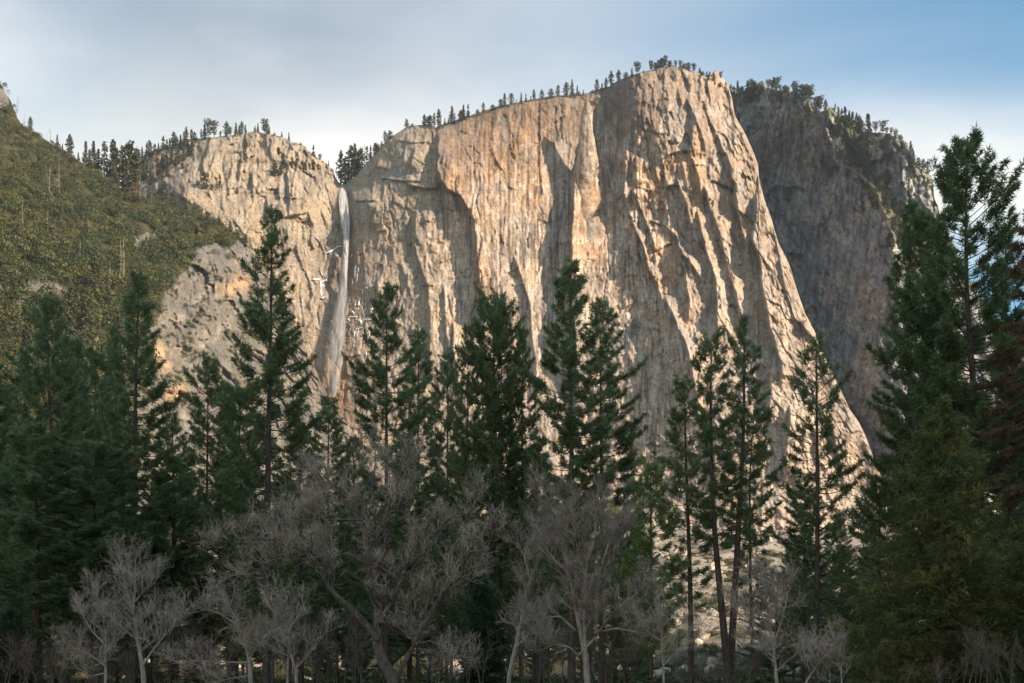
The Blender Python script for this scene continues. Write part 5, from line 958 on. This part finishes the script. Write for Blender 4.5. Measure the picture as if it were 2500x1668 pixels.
# ------------------------------------------------------------------ leafless trees in front
M_TWIG = bark_material('pale_twigs', (.20, .142, .112), (.67, .545, .445), (.9, .9, .9), 0.004)
M_TWIG_D = bark_material('grey_brown_twigs', (.175, .128, .10), (.55, .445, .37), (.9, .9, .9), 0.004)
M_LIMB = bark_material('furrowed_bark', (.055, .042, .032), (.22, .175, .14), (5, 5, 2), 0.04)
M_PALE = bark_material('pale_bark', (.28, .235, .20), (.50, .435, .375), (4, 4, 2), 0.02)
M_LEAF = veg_material('dry_leaves', 0.2)
def bare_tree(label, stems, Y, seed, levels, m_trunk, m_twig, name='bare_tree', leaves=60, up=0.25, group='leafless trees along the meadow', thin=1.0, lens=1.0):
    # stems: list of (polyline in photo pixels from the foot up, radius at foot, radius at tip, depth offset at the tip)
    r = random.Random(seed); root = thing(name, label, 'tree', ((stems[0][0][0][0]-1250)/F*Y, Y, 0), group)
    X0 = np.array(root.location)
    lv = [[] for _ in range(6)]
    heads = []
    for st, ra, rb_, dy in stems:
        p = np.array([px(u, v, Y) for u, v in st]); p[:, 1] += np.linspace(0, 1, len(p))**1.2*dy; p -= X0
        s = np.r_[0, np.cumsum(np.linalg.norm(np.diff(p, axis=0), axis=1))]; q = np.linspace(0, s[-1], 14)
        pp = np.stack([np.interp(q, s, p[:, k]) for k in range(3)], -1)
        pp[1:-1] += np.random.default_rng(seed).normal(0, 0.02*ra/0.2, (12, 3))
        if st is stems[0][0]: pp[0, 2] = min(pp[0, 2], -0.2)
        heads.append((pp, np.linspace(ra, rb_, 14), s[-1]))
    V, Fc, nv = [], [], 0
    for pp, rr_, _ in heads:
        a, b = tubes(pp[None], rr_[None], 8); V.append(a); Fc.append(b+nv); nv += len(a)
    obj('trunk', mesh_np('trunk', np.concatenate(V), np.concatenate(Fc), m_trunk, smooth=True), root)
    todo = []
    for pp, rr_, L in heads:
        n = int(levels[0][0]*L/3.0*lens)
        for i in range(n):
            t = (0.25 if rr_[0] < 0.16 else 0.35)+0.73*(i+r.random())/n; k = min(int(t*13), 12); w = t*13-k; base = pp[k]*(1-w)+pp[min(k+1, 13)]*w
            d = pp[min(k+1, 13)]-pp[k]; todo.append((base, d/np.linalg.norm(d), levels[0][1]*r.uniform(0.6, 1.25)*(1.2-0.55*t), max(rr_[k]*0.45, 0.02), 0, t))
        todo.append((pp[-1], unit(pp[-1]-pp[-2]), levels[0][1]*0.6, rr_[-1], 0, 1.0))
    lastk = 3 if len(stems) > 8 else 2
    out, rad, thick = [{2: [], 3: [], 4: [], 5: []} for _ in range(3)]; tips = []
    while todo:
        base, d, L, r1, dep, tt = todo.pop()
        a = r.uniform(0, 6.28); ang = r.uniform(0.5, 1.1) if tt < 1 else 0.25
        x = np.cross(d, (0.31, 0.22, 0.93)); x /= np.linalg.norm(x)+1e-9; y = np.cross(d, x)
        dd = d*math.cos(ang)+(x*math.cos(a)+y*math.sin(a))*math.sin(ang); dd[2] += up*0.6; dd /= np.linalg.norm(dd)
        k = 5 if dep < 1 else (4 if dep+1 < len(levels) else lastk); P = [base]; cur = base; bend = np.array([r.gauss(0, .16), r.gauss(0, .16), r.gauss(up*0.5, .14)])
        for s_ in range(k-1):
            dd = dd+bend+np.array([r.gauss(0, .22), r.gauss(0, .22), r.gauss(0, .2)]); dd /= np.linalg.norm(dd); cur = cur+dd*(L/(k-1)); P.append(cur)
        thick[k].append(r1); out[k].append(P); rad[k].append(np.linspace(r1, max(r1*0.38, 0.0038*thin), k))
        if dep+1 < len(levels):
            n, ratio = levels[dep+1]
            m = max(1, int(n*L/levels[dep][1]+r.random()))
            for i in range(m):
                t = 0.15+0.85*(i+r.random())/m; q = min(int(t*(k-1)), k-2); w = t*(k-1)-q
                b = P[q]*(1-w)+P[q+1]*w; e = P[q+1]-P[q]; e = e/(np.linalg.norm(e)+1e-9)
                todo.append((b, e, ratio*r.uniform(0.55, 1.3)*(1.15-0.4*t), max(r1*0.55*(1-0.5*t), 0.0053*thin), dep+1, t))
        else: tips.append(cur)
    V, Fc, MI, nv = [], [], [], 0
    for k in out:
        if out[k]:
            R = np.array(rad[k]); a, b = tubes(np.array(out[k]), R, 3); V.append(a); Fc.append(b+nv); nv += len(a)
            MI.append(np.repeat((np.array(thick[k]) > 0.016).astype(int), len(b)//len(R)))
    obj('branches', mesh_np('branches', np.concatenate(V), np.concatenate(Fc), [m_twig, m_trunk], np.concatenate(MI)), root, kind='stuff')
    if leaves:
        rg = np.random.default_rng(seed); C = np.array(tips)[rg.integers(0, len(tips), leaves)]; n = len(C)
        x = unit(rg.normal(size=(n, 3)))*rg.uniform(.04, .08, (n, 1)); y = unit(np.cross(x, rg.normal(size=(n, 3))))*0.05; C = C-np.array([0, 0, .05])
        q = np.stack([C-x, C-y, C+x, C+y], 1).reshape(-1, 3); cc = np.repeat(np.array([.26, .10, .04])*rg.uniform(0.5, 1.4, (n, 1)), 4, 0)
        obj('dry_leaves', mesh_np('dry_leaves', q, np.arange(4*n).reshape(-1, 4), M_LEAF, col=cc), root, kind='stuff')
    return root
B_ = bare_tree
def K(*p): return crop(450, 1050, 2.5375, p)
def K2(*p): return crop(1100, 1050, 2.5375, p)
def K3(*p): return crop(1600, 1150, 3.027, p)
def K4(*p): return crop(0, 1350, 3.917, p)
G1 = [(9, 1.9), (7, 1.0), (5, 0.55), (3, 0.3)]
B_('great bare tree with dark forked limbs, front centre', [(K((1320, 1640), (1300, 1540), (1220, 1430), (1195, 1330), (1200, 1180), (1185, 1000), (1200, 800), (1190, 680), (1110, 510), (960, 370), (900, 320)), .30, .05, 0.8),
    (K((1200, 1300), (1150, 1230), (1040, 1110), (960, 1040), (890, 960), (870, 850), (780, 780), (650, 700), (520, 700), (340, 715)), .17, .02, -1.5), (K((1310, 1530), (1360, 1440), (1420, 1330), (1405, 1200), (1390, 1070), (1440, 1010)), .14, .04, 1.0),
    (K((1420, 1330), (1480, 1220), (1560, 1090), (1620, 990), (1740, 900), (1800, 760), (1920, 680)), .12, .02, -1.0), (K((1215, 1200), (1270, 1080), (1350, 900), (1410, 810), (1480, 700), (1600, 560), (1710, 470), (1800, 380)), .13, .02, 1.2),
    (K((1185, 830), (1110, 830), (1020, 770), (900, 800), (740, 790), (600, 850), (430, 900)), .08, .015, -1.4), (K((1190, 680), (1260, 480), (1330, 280), (1400, 180)), .07, .015, 0.6), (K((1110, 560), (1000, 560), (880, 570), (740, 560)), .06, .015, -1.0), (K((960, 380), (840, 330), (780, 330)), .05, .012, 1.0), (K((1150, 400), (1170, 260), (1180, 140)), .05, .012, 0.5), (K((1420, 1330), (1520, 1310), (1620, 1340), (1720, 1400)), .06, .012, -1.0), (K((650, 700), (600, 600), (560, 540)), .05, .012, 0.6)],
    50, 41, [(9, 1.45), (8, .8), (6, .48), (2, .30)], M_LIMB, M_TWIG, leaves=420, up=0.28)
B_('bare grey tree with many upright stems, right of centre', [(K2((850, 1640), (845, 1500), (820, 1300), (765, 1050), (720, 800), (700, 640), (640, 480), (600, 400)), .17, .015, 0.6), (K2((840, 1540), (830, 1300), (826, 1000), (840, 820), (900, 640), (880, 500)), .12, .015, -0.6), (K2((800, 1390), (900, 1280), (1000, 1130), (1100, 1060), (1200, 960)), .07, .012, -1), (K2((770, 1240), (680, 1160), (560, 1160), (430, 1210)), .07, .015, -1), (K2((900, 1260), (905, 1100), (910, 920), (1010, 790), (1020, 680), (1100, 560), (1150, 530)), .08, .012, .8), (K2((880, 1260), (1020, 1230), (1180, 1260), (1260, 1300)), .05, .012, -.8), (K2((790, 1400), (740, 1350), (640, 1330), (540, 1380)), .06, .012, -1.2), (K2((740, 900), (640, 800), (560, 680), (540, 560)), .06, .012, .4), (K2((830, 900), (780, 700), (760, 500), (730, 440)), .05, .012, .4), (K2((910, 920), (980, 700), (960, 500), (940, 430)), .05, .01, .4)],
    54, 42, [(9, 1.35), (8, .75), (6, .44), (2, .28)], M_TWIG_D, M_TWIG_D, leaves=60, up=0.38)
B_('pale leaning bare stem, left of the many-stemmed grey tree', [(K2((345, 1600), (395, 1380), (440, 1180), (470, 1000), (495, 920), (560, 760), (640, 640)), .12, .015, 0.5), (K2((495, 930), (450, 770), (400, 680)), .05, .012, 0), (K2((400, 1350), (500, 1250), (570, 1170)), .04, .01, -.6)], 56, 43, [(10, 1.2), (7, .7), (5, .4), (2, .26)], M_PALE, M_TWIG, leaves=10, up=0.3)
B_('small pale bare tree with a split stem, lower left', [(K4((1380, 1300), (1345, 1000), (1300, 780), (1265, 600), (1230, 450), (1160, 250), (1130, 100), (1110, 0)), .14, .012, .5), (K4((1350, 1100), (1440, 980), (1530, 870), (1660, 740), (1760, 600)), .07, .012, -.8), (K4((1270, 800), (1120, 680), (1020, 580), (900, 460), (840, 330)), .06, .012, .6), (K4((1265, 600), (1285, 400), (1280, 200), (1275, 60)), .06, .01, .3), (K4((1530, 870), (1490, 700), (1450, 560)), .04, .01, .3), (K4((1620, 780), (1660, 680), (1680, 540)), .03, .01, .3), (K4((1280, 480), (1400, 330), (1470, 200)), .03, .01, .3)], 58, 44, [(10, 1.25), (8, .72), (5, .42), (2, .26)], M_PALE, M_TWIG, leaves=30, up=0.36)
B_('thin second bare stem just left of the split-stemmed tree', [(K4((1010, 1300), (1003, 1100), (1000, 960), (990, 760), (960, 620)), .09, .012, .4), (K4((1003, 1080), (880, 980), (760, 920), (640, 860)), .05, .012, -.6), (K4((990, 860), (880, 760), (790, 620), (740, 540)), .05, .01, .4), (K4((1000, 960), (1090, 880), (1130, 760)), .04, .01, .3), (K4((1003, 1150), (880, 1180), (760, 1100), (660, 960)), .04, .01, -.5)], 57, 45, [(10, 1.1), (8, .66), (5, .4), (2, .26)], M_PALE, M_TWIG, leaves=20, up=0.36)
B_('white-barked bare tree leaning left, left of the great bare tree', [(K((415, 1640), (405, 1480), (385, 1330), (350, 1230), (290, 1130), (230, 1040), (190, 970)), .13, .015, .5), (K((400, 1440), (250, 1440), (100, 1430), (-40, 1450)), .05, .012, -.8), (K((340, 1210), (240, 1150), (130, 1090)), .045, .012, -.3), (K((395, 1400), (480, 1300), (560, 1180)), .04, .01, .4), (K((405, 1520), (300, 1540), (200, 1570)), .04, .01, -.8)], 53, 46, [(11, 1.2), (8, .7), (5, .4), (2, .26)], M_PALE, M_TWIG, leaves=20, up=0.3)
B_('bare tree with two straight grey stems behind the white-barked one', [(K((700, 1640), (690, 1490), (650, 1370), (600, 1280), (560, 1150), (500, 1060)), .11, .012, .5), (K((640, 1640), (640, 1450), (640, 1250), (600, 1100), (560, 980)), .08, .012, .6), (K((650, 1230), (700, 1150), (740, 1060)), .04, .01, .4), (K((690, 1480), (780, 1380), (860, 1270), (900, 1200)), .05, .01, .4), (K((640, 1400), (520, 1330), (450, 1240)), .04, .01, -.5)], 60, 47, [(9, 1.3), (6, .75), (5, .42), (2, .25)], M_TWIG_D, M_TWIG, leaves=40, up=0.36)
B_('slender bare sapling left of the straight dark pine trunk', [(K3((65, 1640), (55, 1400), (45, 1180), (30, 1000), (15, 880)), .06, .01, .3), (K3((50, 1250), (130, 1160), (230, 1120)), .03, .008, -.4), (K3((50, 1260), (-60, 1180), (-130, 1080)), .03, .008, .4), (K3((55, 1440), (160, 1340), (280, 1240), (330, 1180)), .03, .008, -.4)], 52, 48, [(9, 1.0), (7, .6), (4, .36), (2, .22)], M_TWIG_D, M_TWIG, leaves=6, up=0.35)
B_('bare grey tree at the foot of the leaning pines, right', [(K3((905, 1640), (890, 1440), (875, 1280), (850, 1100), (830, 930), (825, 780)), .10, .012, .4), (K3((855, 1290), (780, 1180), (690, 1110), (600, 1060), (560, 980)), .045, .01, -.5), (K3((880, 1260), (930, 1130), (980, 960), (1005, 840)), .045, .01, .4), (K3((840, 1020), (760, 900), (690, 800)), .03, .008, .3), (K3((890, 1430), (780, 1330), (640, 1280)), .035, .01, -.6), (K3((895, 1480), (1000, 1380), (1110, 1300)), .035, .01, -.3)], 52, 49, [(11, 1.2), (8, .7), (5, .4), (2, .26)], M_TWIG_D, M_TWIG, leaves=20, up=0.38)
B_('low spreading bare bush at the bottom, left of the golden cedar', [(K3((1080, 1640), (1130, 1530), (1200, 1420), (1280, 1330), (1340, 1240)), .06, .01, -.3), (K3((1380, 1640), (1380, 1480), (1390, 1380)), .05, .01, .3), (K3((1180, 1460), (1120, 1380), (1100, 1290)), .03, .008, .3), (K3((1280, 1640), (1300, 1500), (1270, 1380)), .04, .01, .3)], 50, 50, [(10, 1.0), (7, .6), (5, .36), (2, .22)], M_TWIG_D, M_TWIG, leaves=15, up=0.35)
M_BRUSH = bark_material('brown_brush', (.12, .085, .065), (.24, .18, .14), (3, 3, 3), 0.004)
def thicket(label, u0, u1, vtop, Y, seed, n, m=M_BRUSH, leaves=60):
    r = random.Random(seed); st = []
    for i in range(n):
        u = u0+(u1-u0)*(i+r.random())/n; vt = vtop+r.uniform(10, 80); a = u+r.uniform(-30, 30)
        st.append(([(u, 1690), (u*0.7+a*0.3+r.uniform(-6, 6), (1690*0.6+vt*0.4)), (a, vt)], r.uniform(.02, .04), .008, r.uniform(-1, 1)))
    return B_(label, st, Y, seed, [(9, .9), (5, .5), (3, .32)], m, m, name='shrub', leaves=leaves, up=0.35, group='leafless shrubs along the bottom')
thicket('brown leafless thicket with a few dry leaves, bottom left corner', -20, 190, 1540, 62, 51, 16, leaves=320)
thicket('leafless thicket between the split-stemmed and white-barked trees', 400, 560, 1520, 63, 52, 12, leaves=90)
thicket('tangled leafless shrubs under the great bare tree', 640, 900, 1490, 62, 53, 20, leaves=160)
thicket('leafless shrubs right of the great bare tree foot', 1040, 1190, 1540, 58, 54, 10, leaves=60)
thicket('leafless shrubs under the many-stemmed grey tree', 1290, 1560, 1520, 60, 55, 18, leaves=60)
thicket('grey leafless shrubs under the leaning pines', 1640, 1900, 1580, 56, 56, 12, leaves=20)
thicket('dim leafless shrubs in front of the golden cedar', 2150, 2330, 1610, 50, 57, 9, leaves=20)
thicket('dim brush in the bottom right corner', 2340, 2520, 1540, 50, 58, 12, leaves=20)
thicket('leafless shrubs at the foot of the split-stemmed tree', 190, 400, 1570, 60, 59, 14, leaves=100)
